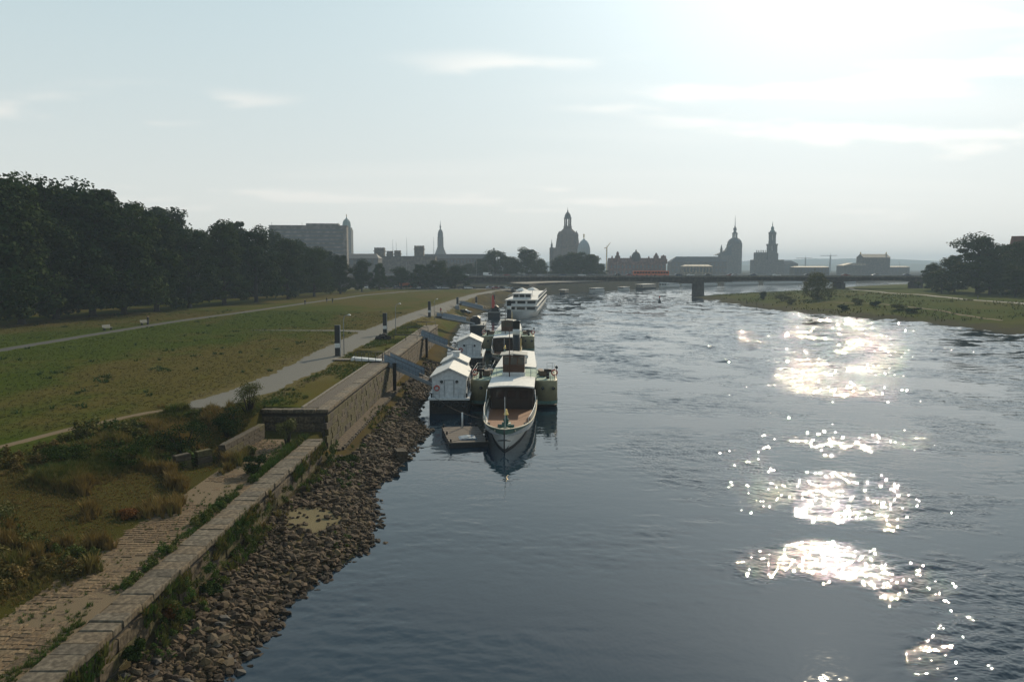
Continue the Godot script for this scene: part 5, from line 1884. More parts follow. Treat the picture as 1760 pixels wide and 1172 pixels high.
	tower_part(t, "dome", [[5.2, 22], [5.2, 27], [4.6, 30], [3.0, 32.4], [1.0, 33.6], [0.3, 36]], M.roof_slate, 16, Vector3(-1.0, 0, 3))
	for f in 3:
		for i in 15:
			st = S()
			bx(st, Vector3(-28.5 + i * 4.05, 4.5 + f * 6.3, 9.05), Vector3(1.7, 3.2, 0.15))
			obj("window", st, M.glass_far, t)
	block_building("long_roofed_building", "long building with a dark hipped roof left of the spired castle tower", Vector3(260, 0, -1150), 0, 78, 24, 24, 3, 14, M.stone_brown, M.roof_slate, 7.5, 0.8)
	block_building("cream_hall", "low cream building with a pale sunlit roof behind the bridge", Vector3(203, 0, -900), 0, 32, 17.5, 16, 2, 9, M.plaster_cream, M.roof_pale, 1.8, 0.4)
	# castle tower with spire
	t = thing("spired_castle_tower", "castle with a domed square tower and very thin tall spire", "tower", Vector3(367, 0, -1350))
	st = S()
	bx(st, Vector3(0, 28, 0), Vector3(20, 56, 18))
	obj("shaft", st, M.stone_far, t)
	st = S()
	bx(st, Vector3(-17, 18, 4), Vector3(18, 36, 16))
	obj("wing", st, M.stone_far, t)
	st = S()
	extr(st, [[-34, 36], [-8, 36], [-8, 53], [-12, 51], [-15.5, 45]], -4, 12)
	obj("wing_roof", st, M.roof_slate, t)
	tower_part(t, "cap", [[11.5, 56], [11.2, 58], [9.8, 61], [7.0, 63.5], [4.6, 65]], M.roof_slate, 8)
	for k in 8:
		var a := TAU * (k + 0.5) / 8
		st = S()
		bx(st, Vector3(cos(a) * 3.6, 68.3, sin(a) * 3.6), Vector3(1.1, 7, 1.1), -a)
		obj("lantern_post", st, M.stone_far, t)
	tower_part(t, "spire", [[4.6, 71.6], [4.8, 72.4], [2.6, 74], [2.0, 76.5], [3.0, 78.5], [2.4, 80.5], [1.0, 82.5], [0.6, 86], [0.15, 101]], M.roof_slate, 10)
	for x in [-14.0, -24.0]:
		tower_part(t, "corner_turret", [[1.8, 36], [1.8, 48], [2.2, 49], [1.2, 53], [0.15, 58]], M.stone_far, 8, Vector3(x, 0 if x > -20 else -4, 9))
	# court church
	t = thing("court_church", "church with an open stepped bell tower, rightmost of the tall towers", "church", Vector3(397, 0, -1250))
	st = S()
	bx(st, Vector3(-7, 14, 0), Vector3(46, 28, 20))
	bx(st, Vector3(-18, 33, 0), Vector3(16, 12, 12))
	obj("nave", st, M.stone_far, t)
	for k in 7:
		tower_part(t, "statue", [[0.6, 39], [0.7, 41], [0.4, 42], [0.1, 43]], M.stone_far, 6, Vector3(-25 + k * 2.6, 0, 6))
	for lvl in [[0.0, 38.0, 15.0, 0], [38.0, 52.0, 12.6, 1], [52.0, 70.0, 8.6, 1]]:
		st = S()
		var h: float = lvl[1] - lvl[0]
		if lvl[3] == 0:
			bx(st, Vector3(0, h / 2, 0), Vector3(lvl[2], h, lvl[2]))
		else:
			var w: float = lvl[2]
			for x in [-1.0, 1.0]:
				for z in [-1.0, 1.0]:
					bx(st, Vector3(x * w * 0.33, lvl[0] + h / 2, z * w * 0.33), Vector3(w * 0.33, h, w * 0.33))
			bx(st, Vector3(0, lvl[0] + h * 0.14, 0), Vector3(w, h * 0.28, w))
			bx(st, Vector3(0, lvl[1] - h * 0.1, 0), Vector3(w * 1.08, h * 0.2, w * 1.08))
		obj("tower_stage", st, M.stone_far, t)
	tower_part(t, "onion_cap", [[3.6, 70], [3.8, 71.5], [2.0, 73.2], [2.6, 75.4], [2.0, 77.4], [0.8, 78.6], [0.6, 81], [0.1, 86]], M.copper, 10)
	block_building("low_domed_block", "low building with a rounded roof right of the bell tower", Vector3(439, 0, -1300), 0, 26, 22, 18, 2, 6, M.stone_far, M.roof_slate, 5, 0.9)
	block_building("pale_roofed_hall", "long low hall with a bright pale roof above the bridge", Vector3(364, 0, -1000), 0, 42, 16.5, 16, 2, 10, M.stone_far, M.roof_pale, 1.3, 0.3)
	# opera house
	t = thing("opera_house", "opera house with a tall pitched stage roof above the bridge, right of the cranes", "building", Vector3(500, 0, -1150))
	st = S()
	bx(st, Vector3(8, 15, 0), Vector3(37, 30, 24))
	bx(st, Vector3(-23, 9.5, 2), Vector3(32, 19, 26))
	obj("wall", st, M.stone_far, t)
	st = S()
	extr(st, [[-13, 30], [13, 30], [0, 35]], -11, 27, Transform3D(Basis(Vector3.UP, PI / 2), Vector3.ZERO))
	obj("stage_roof", st, M.roof_slate, t)
	st = S()
	extr(st, [[-39, 19], [-7, 19], [-9, 22.5], [-26, 22.5]], -10, 14)
	obj("front_roof", st, M.roof_pale, t)
	for x in [-10.0, 26.0]:
		tower_part(t, "roof_figure", [[0.7, 34], [1.0, 36], [0.5, 37.5], [0.1, 38.5]], M.gilt, 6, Vector3(x, 0, 0))
	block_building("far_low_block", "low far building between the opera house and the right bank trees", Vector3(560, 0, -1200), 0, 40, 17, 18, 2, 8, M.stone_far, M.roof_pale, 1.3, 0.3)
	# cranes
	for a in [["yellow tower crane with a raised jib left of the gabled palace", 162.0, 1400.0, 50.0, 0.9, M.crane_yellow], ["far tower crane with a level jib left of the opera house", 584.0, 1500.0, 38.0, 0.0, M.steel_grey], ["second far tower crane just left of the other level one", 560.0, 1560.0, 34.0, 0.05, M.steel_grey]]:
		var c := thing("tower_crane", a[0], "crane", Vector3(a[1], 0, -a[2]), 0, "tower cranes over the town")
		st = S()
		bx(st, Vector3(0, a[3] / 2, 0), Vector3(1.8, a[3], 1.8))
		obj("mast", st, a[5], c)
		st = S()
		var j := 18.0
		if a[4] > 0.5:
			tube(st, [Vector3(-4, a[3] - 1, 0), Vector3(0, a[3], 0), Vector3(6.0, a[3] + 8.5, 0)], [0.8, 0.8, 0.4], 5)
		else:
			tube(st, [Vector3(-j, a[3] + a[4], 0), Vector3(j * 0.7, a[3], 0)], [0.5, 0.5], 5)
		obj("jib", st, a[5], c)
		st = S()
		bx(st, Vector3(0, a[3] + 2.5, 0), Vector3(0.7, 5, 0.7), 0, Vector2(0.2, 0.2))
		obj("apex", st, a[5], c)
	# embankment wall of the far left bank
	var ew := thing("embankment_wall", "pale far embankment wall with a road above the moored boats", "quay wall", Vector3.ZERO)
	st = S()
	var wr := []
	var rd := []
	for k in 24:
		var d := 480.0 + k * 20.0
		var x := lin(SHL, d)
		wr.append(PackedVector3Array([Vector3(x - 10, 1.0, -d - 8), Vector3(x - 10, 6.4, -d - 8), Vector3(x - 11.0, 6.4, -d - 9)]))
		rd.append(PackedVector3Array([Vector3(x - 11, 6.35, -d - 9), Vector3(x - 22, 6.7, -d - 24)]))
	loft(st, wr, false)
	obj("face", st, M.sandstone_far2, ew)
	st = S()
	loft(st, rd, false)
	obj("road", st, M.pale_path, ew)
	# house with a steep brown roof at the right frame edge
	var hb := block_building("steep_roofed_house", "house with a steep brown roof showing behind the trees at the right frame edge", Vector3(281, 0, -440), -0.5, 24, 21, 14, 4, 6, M.plaster_cream, M.roof_red, 10.5, 0.15)
	hb.position.y = 1.5

func make_furniture() -> void:
	# striped river-mark pillars beside the gravel path
	var rows := [[-22.4, 103.9, 4.05, "nearest tall black pillar with a white band beside the gravel path, a lamp behind it"], [-21.6, 137.7, 3.75, "second black pillar with a white band, standing behind the heap of earth"], [-20.7, 203.4, 3.9, "third black pillar beside the gravel path, middle distance"], [-17.6, 262.0, 3.9, "fourth black pillar, close behind the parked dark car"], [-13.2, 300.0, 3.9, "fifth black pillar along the gravel path"], [-7.6, 345.0, 3.9, "sixth and smallest black pillar, before the parked cars"]]
	for a in rows:
		var x: float = a[0]
		var d: float = a[1]
		var y := hgt(x, -d)
		var t := thing("marker_pillar", a[3], "pillar", Vector3(x, y, -d), 0.15, "black and white pillars along the path")
		var h: float = a[2]
		for b in [[0.0, 0.29, M.black_paint, "lower_section"], [0.29, 0.43, M.hull_white, "white_band"], [0.43, 1.0, M.black_paint, "upper_section"]]:
			var st := S()
			bx(st, Vector3(0, h * (b[0] + b[1]) / 2, 0), Vector3(0.62, h * (b[1] - b[0]), 0.5))
			obj(b[3], st, b[2], t)
		var st := S()
		bx(st, Vector3(0.36, h / 2, -0.05), Vector3(0.1, h, 0.42))
		obj("edge_plate", st, M.steel_grey, t)
		st = S()
		bx(st, Vector3(0, 0.06, 0), Vector3(0.95, 0.16, 0.85))
		obj("plinth", st, M.concrete, t)
	for a in [[-21.9, 105.5, "thin curved lamp post behind the nearest pillar"], [-20.0, 139.5, "thin curved lamp post behind the second pillar"], [-19.6, 205.0, "thin curved lamp post behind the third pillar"]]:
		var y := hgt(a[0], -a[1])
		var t := thing("quay_lamp", a[2], "lamp post", Vector3(a[0], y, -a[1]), 0, "lamp posts on the quay")
		var st := S(true)
		tube(st, [Vector3(0, 0, 0), Vector3(0, 4.6, 0), Vector3(0.15, 5.1, 0), Vector3(0.6, 5.3, 0)], [0.06, 0.045, 0.04, 0.035], 7)
		obj("post", st, M.steel_grey, t)
		st = S(true)
		lathe(st, Vector3(0.75, 5.22, 0), [[0.05, 0.16], [0.2, 0.1], [0.24, 0.0], [0.1, -0.06]], 10)
		obj("lamp_head", st, M.hull_white, t)
	# heap of dark earth
	var st := S()
	for k in 26:
		var a := rng.randf() * TAU
		var r := sqrt(rng.randf()) * 1.3
		bx(st, Vector3(cos(a) * r, 0.75 * (1.0 - r / 1.5), sin(a) * r * 0.7), Vector3.ONE * rng.randf_range(0.5, 0.9), rng.randf() * 3, Vector2(0.6, 0.6), Basis(Vector3.RIGHT, rng.randf()))
	var hp := obj("earth_heap", st, M.dark_earth)
	hp.position = Vector3(-20.6, hgt(-20.6, -129) - 0.1, -129.5)
	tag(hp, "dark heap of earth and rubble at the foot of the second pillar", "heap")
	# timber ramp onto the nearest gangway
	var rp := thing("boarding_ramp", "low white and timber boarding ramp on the grass before the nearest gangway", "ramp", Vector3(-18.6, 4.62, -99.6))
	for k in 6:
		st = S()
		bx(st, Vector3(-3.2 + k * 0.34, 0.16, 0.0), Vector3(0.3, 0.08, 1.5))
		obj("plank", st, M.old_wood_pale, rp)
	st = S()
	extr(st, [[-1.2, 0.05], [-1.0, 0.45], [2.6, 0.1], [2.6, 0.0]], -0.75, 0.75)
	obj("white_plate", st, M.hull_white, rp)
	st = S(true)
	for z in [-0.85, 0.85]:
		for k in 5:
			tube(st, [Vector3(-0.6 + k * 0.85, 0.0, z), Vector3(-0.6 + k * 0.85, 1.1, z)], [0.03], 5)
		for y in [0.55, 1.1]:
			tube(st, [Vector3(-0.6, y, z), Vector3(2.8, y, z)], [0.03], 5)
	obj("handrail", st, M.black_iron, rp)
	# barrier frames across the quay edge
	for a in [[-129.0, "nearest dark barrier bar across the quay edge by the second gangway"], [-146.0, "second dark barrier bar across the quay edge"], [-160.0, "farthest dark barrier bar across the quay edge"]]:
		var t := thing("quay_barrier", a[1], "barrier", Vector3(-15.4, 4.5, a[0]), 0, "barrier bars on the quay")
		st = S(true)
		tube(st, [Vector3(-3.4, 0, 0), Vector3(-3.4, 0.85, 0), Vector3(0.3, 0.85, 0), Vector3(0.3, -1.2, 0)], [0.07], 7)
		obj("bar", st, M.black_iron, t)
		st = S(true)
		tube(st, [Vector3(-1.5, 0, 0), Vector3(-1.5, 0.85, 0)], [0.05], 6)
		obj("upright", st, M.black_iron, t)
	# dolphins: steel piles in front of the quay wall
	for a in [[-14.2, -97.6, 4.4, "steel pile at the end of the near wall, beneath the first gangway"], [-14.3, -135.6, 4.2, "steel pile beneath the second gangway"]]:
		st = S(true)
		lathe(st, Vector3.ZERO, [[0.22, -0.5], [0.22, a[2]], [0.26, a[2] + 0.02], [0.26, a[2] + 0.15]], 10)
		var o := obj("steel_pile", st, M.black_iron)
		o.position = Vector3(a[0], 0, a[1])
		tag(o, a[3], "pile", "steel piles by the quay wall")
	# white benches by the asphalt path
	for a in [[-71.5, -143.5, "pale bench on the left, beside the asphalt path"], [-71.0, -157.0, "pale bench with dark end, right of the other bench"]]:
		var t := thing("park_bench", a[2], "bench", Vector3(a[0], hgt(a[0], a[1]), a[1]), 1.3, "benches by the asphalt path")
		for k in 3:
			st = S()
			bx(st, Vector3(0, 0.45, -0.16 + k * 0.16), Vector3(1.9, 0.05, 0.13))
			obj("seat_slat", st, M.bench_white, t)
			st = S()
			bx(st, Vector3(0, 0.6 + k * 0.15, -0.3 - k * 0.03), Vector3(1.9, 0.12, 0.05))
			obj("back_slat", st, M.bench_white, t)
		for x in [-0.8, 0.8]:
			st = S()
			bx(st, Vector3(x, 0.22, 0), Vector3(0.09, 0.44, 0.45))
			obj("leg", st, M.black_iron, t)
	# grey cabinet beside the parked car
	st = S()
	bx(st, Vector3(0, 0.6, 0), Vector3(1.6, 1.2, 0.9), 0, Vector2(0.95, 0.9))
	var cb := obj("utility_cabinet", st, M.steel_grey)
	cb.position = Vector3(-17.6, hgt(-17.6, -261), -261)
	tag(cb, "pale grey utility cabinet between the fourth pillar and the dark car", "cabinet")
	# red feather flag on the small stage
	var fl := thing("red_flag", "tall red feather flag on the small dark landing stage", "flag", Vector3(-6.6, 1.7, -263.6))
	st = S(true)
	tube(st, [Vector3(0, 0, 0), Vector3(0, 5.2, 0), Vector3(0.5, 5.8, 0)], [0.05, 0.03, 0.02], 5)
	obj("pole", st, M.steel_grey, fl)
	st = S()
	extr(st, [[0.04, 1.2], [0.9, 1.4], [1.0, 3.0], [0.8, 4.6], [0.45, 5.7], [0.04, 5.1]], -0.015, 0.015)
	obj("cloth", st, M.life_red, fl)

# ---------- people: one continuous surface from tapered limbs (smooth union, surface nets)
func person_mesh(stride: float) -> ArrayMesh:
	var B := [] # a, b, ra, rb, colour id
	var hip := 0.92
	for s in [-1.0, 1.0]:
		var f: float = stride * s
		B.append([Vector3(0.09 * s, hip, 0), Vector3(0.1 * s, 0.5, f * 0.55), 0.085, 0.06])
		B.append([Vector3(0.1 * s, 0.5, f * 0.55), Vector3(0.1 * s, 0.09, f - 0.06), 0.058, 0.042])
		B.append([Vector3(0.1 * s, 0.05, f - 0.09), Vector3(0.11 * s, 0.04, f + 0.13), 0.045, 0.035])
		B.append([Vector3(0.19 * s, 1.43, 0), Vector3(0.25 * s, 1.15, -f * 0.4), 0.055, 0.043])
		B.append([Vector3(0.25 * s, 1.15, -f * 0.4), Vector3(0.24 * s, 0.9, -f * 0.75 + 0.06), 0.042, 0.032])
		B.append([Vector3(0.24 * s, 0.9, -f * 0.75 + 0.06), Vector3(0.235 * s, 0.79, -f * 0.85 + 0.09), 0.036, 0.026])
	B.append([Vector3(0, 0.95, 0), Vector3(0, 1.22, 0), 0.145, 0.135])
	B.append([Vector3(0, 1.22, 0), Vector3(0, 1.4, 0), 0.15, 0.155])
	B.append([Vector3(-0.12, 1.43, 0), Vector3(0.12, 1.43, 0), 0.08, 0.08])
	B.append([Vector3(0, 1.45, 0), Vector3(0, 1.58, 0.01), 0.055, 0.052])
	B.append([Vector3(0, 1.63, 0.01), Vector3(0, 1.68, 0.0), 0.088, 0.095])
	var c := 0.035
	var lo := Vector3(-0.36, -0.02, -0.5)
	var n := Vector3i(21, 52, 29)
	var val := PackedFloat32Array()
	val.resize((n.x + 1) * (n.y + 1) * (n.z + 1))
	var id := func(x: int, y: int, z: int) -> int: return (y * (n.z + 1) + z) * (n.x + 1) + x
	for y in n.y + 1:
		for z in n.z + 1:
			for x in n.x + 1:
				var p := lo + Vector3(x, y, z) * c
				var d := 1.0
				for b in B:
					var ab: Vector3 = b[1] - b[0]
					var t := clampf((p - b[0]).dot(ab) / ab.length_squared(), 0, 1)
					var e: float = (p - b[0] - ab * t).length() - lerpf(b[2], b[3], t)
					if e > 0.25: continue
					var k := clampf(0.5 + 0.5 * (d - e) / 0.03, 0, 1)
					d = lerpf(d, e, k) - 0.03 * k * (1 - k)
				val[id.call(x, y, z)] = d
	var vid := {}
	var st := S(true)
	var pos := []
	for y in n.y:
		for z in n.z:
			for x in n.x:
				var s := Vector3.ZERO
				var m := 0
				for e in [[0, 0, 0, 1, 0, 0], [0, 1, 0, 1, 1, 0], [0, 0, 1, 1, 0, 1], [0, 1, 1, 1, 1, 1], [0, 0, 0, 0, 1, 0], [1, 0, 0, 1, 1, 0], [0, 0, 1, 0, 1, 1], [1, 0, 1, 1, 1, 1], [0, 0, 0, 0, 0, 1], [1, 0, 0, 1, 0, 1], [0, 1, 0, 0, 1, 1], [1, 1, 0, 1, 1, 1]]:
					var a: float = val[id.call(x + e[0], y + e[1], z + e[2])]
					var b: float = val[id.call(x + e[3], y + e[4], z + e[5])]
					if (a < 0) != (b < 0):
						s += Vector3(x + e[0], y + e[1], z + e[2]).lerp(Vector3(x + e[3], y + e[4], z + e[5]), a / (a - b))
						m += 1
				if m:
					vid[Vector3i(x, y, z)] = lo + s / m * c
	for y in range(1, n.y):
		for z in range(1, n.z):
			for x in range(1, n.x):
				var a: float = val[id.call(x, y, z)]
				for ax in 3:
					var q := Vector3i(x, y, z)
					q[ax] += 1
					var b: float = val[id.call(q.x, q.y, q.z)]
					if (a < 0) == (b < 0): continue
					var u := Vector3i.ZERO
					var v := Vector3i.ZERO
					u[(ax + 1) % 3] = 1; v[(ax + 2) % 3] = 1
					var o := Vector3i(x, y, z)
					var f := [o - u - v, o - v, o, o - u]
					if f.all(func(k): return vid.has(k)):
						if a < 0: f.reverse()
						var cc := []
						for k in f:
							st.set_color(Color.WHITE)
							cc.append(vid[k])
						for k in [0, 1, 2, 0, 2, 3]:
							var pp: Vector3 = cc[k]
							st.set_color(Color(0.42, 0.26, 0.18) if pp.y > 1.5 and (pp.z > -0.02 and pp.y < 1.7) else Color(0.05, 0.035, 0.025) if pp.y > 1.56 else Color(0.42, 0.26, 0.18) if absf(pp.x) > 0.19 and pp.y < 0.9 else Color(0.04, 0.045, 0.07) if pp.y < 0.97 else Color(1, 1, 1) * -1)
							st.add_vertex(pp)
	return done(st)

func tinted(mesh: ArrayMesh, shirt: Color) -> ArrayMesh:
	var a := mesh.surface_get_arrays(0)
	var c: PackedColorArray = a[Mesh.ARRAY_COLOR]
	var v: PackedVector3Array = a[Mesh.ARRAY_VERTEX]
	for i in c.size():
		if v[i].y >= 0.97 and v[i].y <= 1.5 or (absf(v[i].x) > 0.19 and v[i].y > 0.9 and v[i].y < 1.5): c[i] = shirt
	a[Mesh.ARRAY_COLOR] = c
	var m := ArrayMesh.new()
	m.add_surface_from_arrays(Mesh.PRIMITIVE_TRIANGLES, a)
	return m

func make_people() -> void:
	var walk := person_mesh(0.24)
	var stand := person_mesh(0.02)
	for a in [[-60.8, 239.0, "person in dark clothes walking alone on the asphalt path", walk, Color(0.04, 0.045, 0.05), 0.4], [-57.8, 254.0, "left of two people walking together, in a dark top", walk, Color(0.03, 0.04, 0.03), 2.9], [-55.8, 253.0, "right of two people walking together, in an olive top", walk, Color(0.07, 0.075, 0.03), 3.0], [-19.9, 227.0, "person in a red top walking on the gravel path", walk, Color(0.30, 0.05, 0.04), 3.1], [-70.2, 156.6, "person in dark clothes standing at the end of the right bench", stand, Color(0.03, 0.03, 0.035), 1.2], [99.6, 331.0, "angler in dark clothes standing at the water's edge of the right bank", stand, Color(0.05, 0.045, 0.04), -1.5], [101.5, 352.0, "second person at the right bank water's edge, farther off", stand, Color(0.06, 0.05, 0.05), -1.2], [174.5, 305.0, "person walking on the pale path of the right bank", walk, Color(0.1, 0.1, 0.12), 0.2]]:
		var o := obj("person", tinted(a[3], a[4]), M.skin_cloth)
		o.position = Vector3(a[0], maxf(hgt(a[0], -a[1]), 0.0) + 0.06, -a[1])
		o.rotation.y = a[5]
		tag(o, a[2], "person")

func materials() -> void:
	mat("ground", Color.WHITE, 0.95, "grass", 0.35, {"vc": true, "world": true, "spec": 0.05, "bump": 6.0})
	mat("gravel", L(0.196, 0.187, 0.162), 0.95, "grain", 0.5, {"world": true, "spec": 0.2, "bump": 1.5})
	mat("pale_path", L(0.34, 0.31, 0.26), 0.95, "grain", 0.3, {"world": true, "spec": 0.2})
	mat("asphalt", L(0.075, 0.074, 0.069), 0.9, "grain", 0.5, {"world": true, "spec": 0.3})
	mat("dirt", L(0.21, 0.155, 0.095), 0.95, "grain", 0.5, {"world": true, "spec": 0.2, "bump": 2.0})
	mat("hill", L(0.05, 0.065, 0.04), 1.0, "", 1.0, {"spec": 0.1})
	var w := mat("water", L(0.006, 0.017, 0.028), 0.018, "", 1.0, {"spec": 0.36})
	var n := FastNoiseLite.new()
	n.frequency = 0.014; n.fractal_octaves = 1; n.seed = 33
	var t := NoiseTexture2D.new()
	t.width = 1024; t.height = 1024; t.seamless = true
	t.as_normal_map = true
	t.bump_strength = 2.0
	t.noise = n
	w.normal_enabled = true
	w.normal_texture = t
	w.normal_scale = 0.45
	for q in [["water_slick", 0.22], ["water_ruffled", 2.2]]:
		var c: StandardMaterial3D = w.duplicate()
		c.resource_name = q[0]
		c.normal_scale = q[1]
		M[q[0]] = c
	# stone
	mat("sandstone", L(0.134, 0.106, 0.070), 0.92, "stain", 0.6, {"bump": 3.0, "world": true})
	mat("sandstone_dark", L(0.092, 0.076, 0.056), 0.92, "stain", 0.6, {"bump": 3.0, "world": true})
	mat("sandstone_moss", L(0.112, 0.100, 0.040), 0.95, "stain", 0.7, {"bump": 3.0, "world": true})
	mat("sandstone_far", L(0.136, 0.108, 0.072), 0.92, "stain", 0.6, {"vc": true, "world": true})
	mat("sandstone_far2", L(0.085, 0.075, 0.062), 0.92, "stain", 0.05, {"world": true})
	mat("wall_core", L(0.055, 0.047, 0.037), 0.95, "grain", 0.6)
	mat("coping", L(0.173, 0.148, 0.112), 0.9, "stain", 0.5, {"bump": 2.0, "world": true})
	mat("coping_warm", L(0.187, 0.148, 0.101), 0.9, "stain", 0.5, {"bump": 2.0, "world": true})
	mat("coping_dark", L(0.130, 0.112, 0.086), 0.9, "stain", 0.5, {"bump": 2.0, "world": true})
	mat("bedding", L(0.195, 0.137, 0.074), 0.98, "grain", 0.8, {"bump": 3.0, "world": true})
	mat("cobble", L(0.226, 0.154, 0.086), 0.9, "stain", 0.9, {"bump": 2.5, "world": true})
	mat("cobble_light", L(0.276, 0.197, 0.114), 0.9, "stain", 0.9, {"bump": 2.5, "world": true})
	mat("cobble_dark", L(0.166, 0.115, 0.065), 0.9, "stain", 0.9, {"bump": 2.5, "world": true})
	mat("cobble_far", L(0.226, 0.154, 0.086), 0.9, "stain", 0.9, {"bump": 2.5, "world": true, "vc": true})
	mat("setts", L(0.108, 0.084, 0.060), 0.92, "grain", 1.3, {"bump": 4.0, "world": true})
	mat("kerb", L(0.203, 0.191, 0.165), 0.9, "stain", 0.6, {"world": true})
	mat("footing", L(0.136, 0.100, 0.064), 0.95, "stain", 0.5, {"bump": 4.0, "world": true})
	mat("rock", L(0.119, 0.094, 0.060), 0.9, "stain", 1.2, {"bump": 2.0})
	mat("rock_pale", L(0.175, 0.134, 0.085), 0.9, "stain", 1.2, {"bump": 2.0})
	mat("rock_dark", L(0.06, 0.055, 0.05), 0.7, "stain", 1.2, {"bump": 2.0})
	mat("rock_many", L(0.119, 0.094, 0.063), 0.9, "stain", 1.2, {"vc": true})
	mat("dark_earth", L(0.03, 0.025, 0.02), 0.95, "grain", 1.0)
	# plants
	mat("blade", Color.WHITE, 0.8, "", 1.0, {"vc": true, "two": true, "spec": 0.2, "back": Color(0.6, 0.6, 0.45)})
	mat("leaf", L(0.034, 0.051, 0.013), 0.7, "", 1.0, {"vc": true, "two": true, "spec": 0.08, "back": Color(0.35, 0.4, 0.2)})
	mat("leaf_dark", L(0.024, 0.040, 0.012), 0.7, "", 1.0, {"vc": true, "two": true, "spec": 0.08, "back": Color(0.32, 0.36, 0.18)})
	mat("leaf_olive", L(0.085, 0.085, 0.028), 0.75, "", 1.0, {"vc": true, "two": true, "spec": 0.2, "back": Color(0.5, 0.5, 0.3)})
	mat("leaf_rust", L(0.17, 0.075, 0.025), 0.8, "", 1.0, {"vc": true, "two": true, "spec": 0.2, "back": Color(0.55, 0.4, 0.25)})
	mat("bark", L(0.055, 0.045, 0.035), 0.95, "bark", 0.7, {"bump": 3.0})
	# vessels
	mat("hull_white", L(0.62, 0.62, 0.60), 0.45, "mottle", 0.3)
	mat("hull_grey", L(0.32, 0.34, 0.35), 0.5, "mottle", 0.4)
	mat("hull_cream", L(0.45, 0.40, 0.30), 0.6, "mottle", 0.5)
	mat("hull_green", L(0.08, 0.16, 0.13), 0.5, "mottle", 0.4)
	mat("boot", L(0.045, 0.028, 0.024), 0.6, "stain", 0.4)
	mat("deck_wood", L(0.200, 0.084, 0.036), 0.7, "mottle", 0.8)
	mat("deck_green", L(0.24, 0.33, 0.25), 0.7, "mottle", 0.5)
	mat("machine_green", L(0.02, 0.07, 0.05), 0.45)
	mat("brass", L(0.62, 0.42, 0.15), 0.3, "", 1.0, {"metal": 1.0})
	mat("black_iron", L(0.022, 0.022, 0.024), 0.55)
	mat("black_paint", L(0.022, 0.024, 0.027), 0.4, "mottle", 0.5)
	mat("black_hull", L(0.02, 0.022, 0.028), 0.55, "stain", 0.5)
	mat("canvas_grey", L(0.33, 0.33, 0.30), 0.85, "mottle", 0.8)
	mat("awning", L(0.66, 0.64, 0.60), 0.7, "mottle", 0.25)
	mat("wood_dark", L(0.045, 0.026, 0.017), 0.5, "bark", 0.5)
	mat("wood_brown", L(0.10, 0.042, 0.02), 0.4, "bark", 0.6)
	mat("locker_brown", L(0.12, 0.08, 0.05), 0.6)
	mat("roof_grey", L(0.34, 0.33, 0.30), 0.7, "mottle", 0.4)
	mat("paddle_olive", L(0.25, 0.225, 0.13), 0.55, "mottle", 0.3)
	mat("life_red", L(0.42, 0.06, 0.04), 0.6)
	mat("glass_dark", L(0.012, 0.014, 0.016), 0.08, "", 1.0, {"spec": 0.5})
	mat("glass_wh", L(0.06, 0.055, 0.045), 0.08, "", 1.0, {"spec": 0.5})
	mat("timber_white", L(0.56, 0.57, 0.57), 0.65, "mottle", 0.35)
	mat("timber_roof", L(0.58, 0.56, 0.52), 0.7, "mottle", 0.3)
	mat("old_wood", L(0.13, 0.10, 0.08), 0.9, "bark", 0.6)
	mat("old_wood_pale", L(0.24, 0.20, 0.165), 0.9, "bark", 0.6)
	mat("steel_grey", L(0.22, 0.23, 0.24), 0.55)
	mat("panel_blue", L(0.180, 0.225, 0.270), 0.6, "mottle", 0.5)
	mat("tan_paint", L(0.35, 0.27, 0.18), 0.6)
	# town
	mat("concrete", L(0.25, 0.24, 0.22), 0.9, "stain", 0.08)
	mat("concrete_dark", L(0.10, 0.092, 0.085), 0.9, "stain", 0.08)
	mat("slab", L(0.22, 0.20, 0.185), 0.9, "stain", 0.03)
	mat("glass_far", L(0.05, 0.055, 0.06), 0.3)
	mat("stone_far", L(0.13, 0.115, 0.095), 0.95, "stain", 0.05)
	mat("stone_brown", L(0.15, 0.115, 0.085), 0.95, "stain", 0.05)
	mat("stone_dark", L(0.15, 0.10, 0.07), 0.95, "stain", 0.05)
	mat("palace_red", L(0.22, 0.10, 0.07), 0.95, "stain", 0.05)
	mat("plaster_cream", L(0.36, 0.30, 0.21), 0.9, "stain", 0.05)
	mat("roof_slate", L(0.05, 0.052, 0.055), 0.75, "stain", 0.06)
	mat("roof_red", L(0.19, 0.08, 0.05), 0.85, "stain", 0.06)
	mat("roof_pale", L(0.42, 0.38, 0.32), 0.75, "stain", 0.05)
	mat("copper", L(0.12, 0.22, 0.19), 0.7, "stain", 0.1)
	mat("gilt", L(0.45, 0.32, 0.12), 0.4, "", 1.0, {"metal": 0.8})
	mat("dome_glass", L(0.28, 0.30, 0.30), 0.4)
	mat("crane_yellow", L(0.45, 0.27, 0.06), 0.6)
	# small things
	mat("car_white", L(0.65, 0.65, 0.63), 0.25, "", 1.0, {"spec": 0.5})
	mat("car_silver", L(0.36, 0.37, 0.38), 0.25, "", 1.0, {"metal": 0.4})
	mat("car_black", L(0.02, 0.02, 0.022), 0.2, "", 1.0, {"spec": 0.5})
	mat("car_blue", L(0.03, 0.05, 0.11), 0.22, "", 1.0, {"spec": 0.5})
	mat("car_red", L(0.22, 0.03, 0.025), 0.22, "", 1.0, {"spec": 0.5})
	mat("bus_red", L(0.50, 0.12, 0.05), 0.4)
	mat("car_glass", L(0.015, 0.018, 0.02), 0.05, "", 1.0, {"spec": 0.5})
	mat("tyre", L(0.02, 0.02, 0.02), 0.9)
	mat("bench_white", L(0.303, 0.292, 0.264), 0.6)
	mat("skin_cloth", Color.WHITE, 0.8, "", 1.0, {"vc": true})

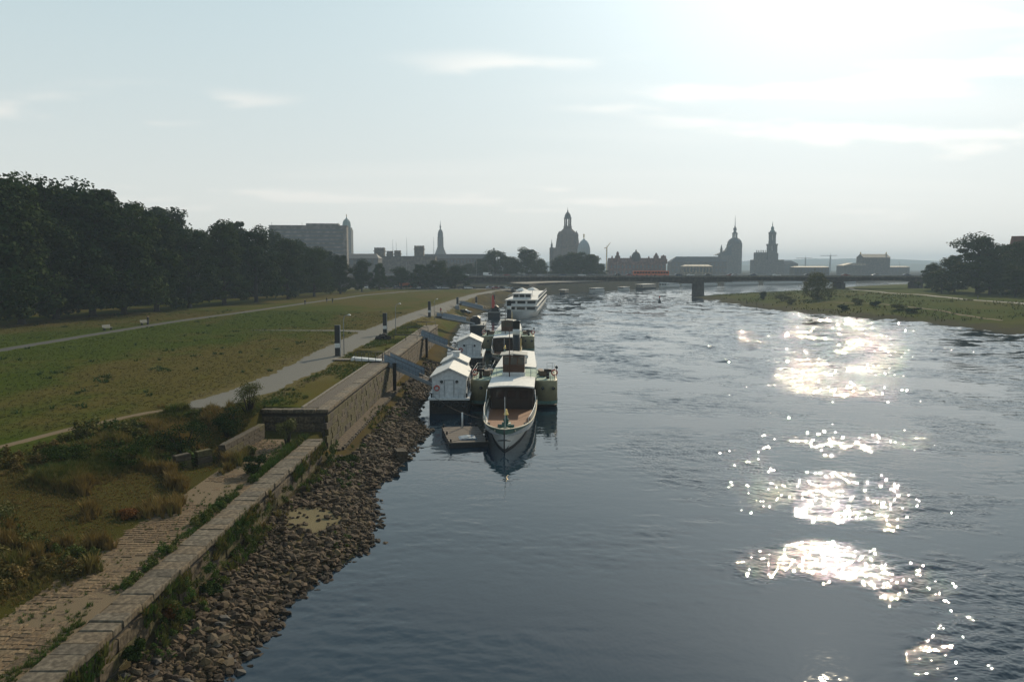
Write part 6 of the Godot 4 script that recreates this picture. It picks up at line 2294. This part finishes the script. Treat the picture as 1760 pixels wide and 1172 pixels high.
func _ready() -> void:
	nz.frequency = 0.01; nz.fractal_octaves = 3; nz.seed = 2
	nzb.frequency = 0.02; nzb.fractal_octaves = 4; nzb.seed = 15
	rng.seed = 7
	setup()
	textures()
	materials()
	make_ground()
	make_water()
	make_hills()
	make_paths()
	print("setting ", Time.get_ticks_msec())
	make_quay()
	make_trees()
	make_bridge()
	make_town()
	print("large things ", Time.get_ticks_msec())
	make_vessels()
	make_rocks()
	make_bushes()
	make_furniture()
	make_cars()
	make_people()
	print("things ", Time.get_ticks_msec())
	make_tufts()
	print("all ", Time.get_ticks_msec())
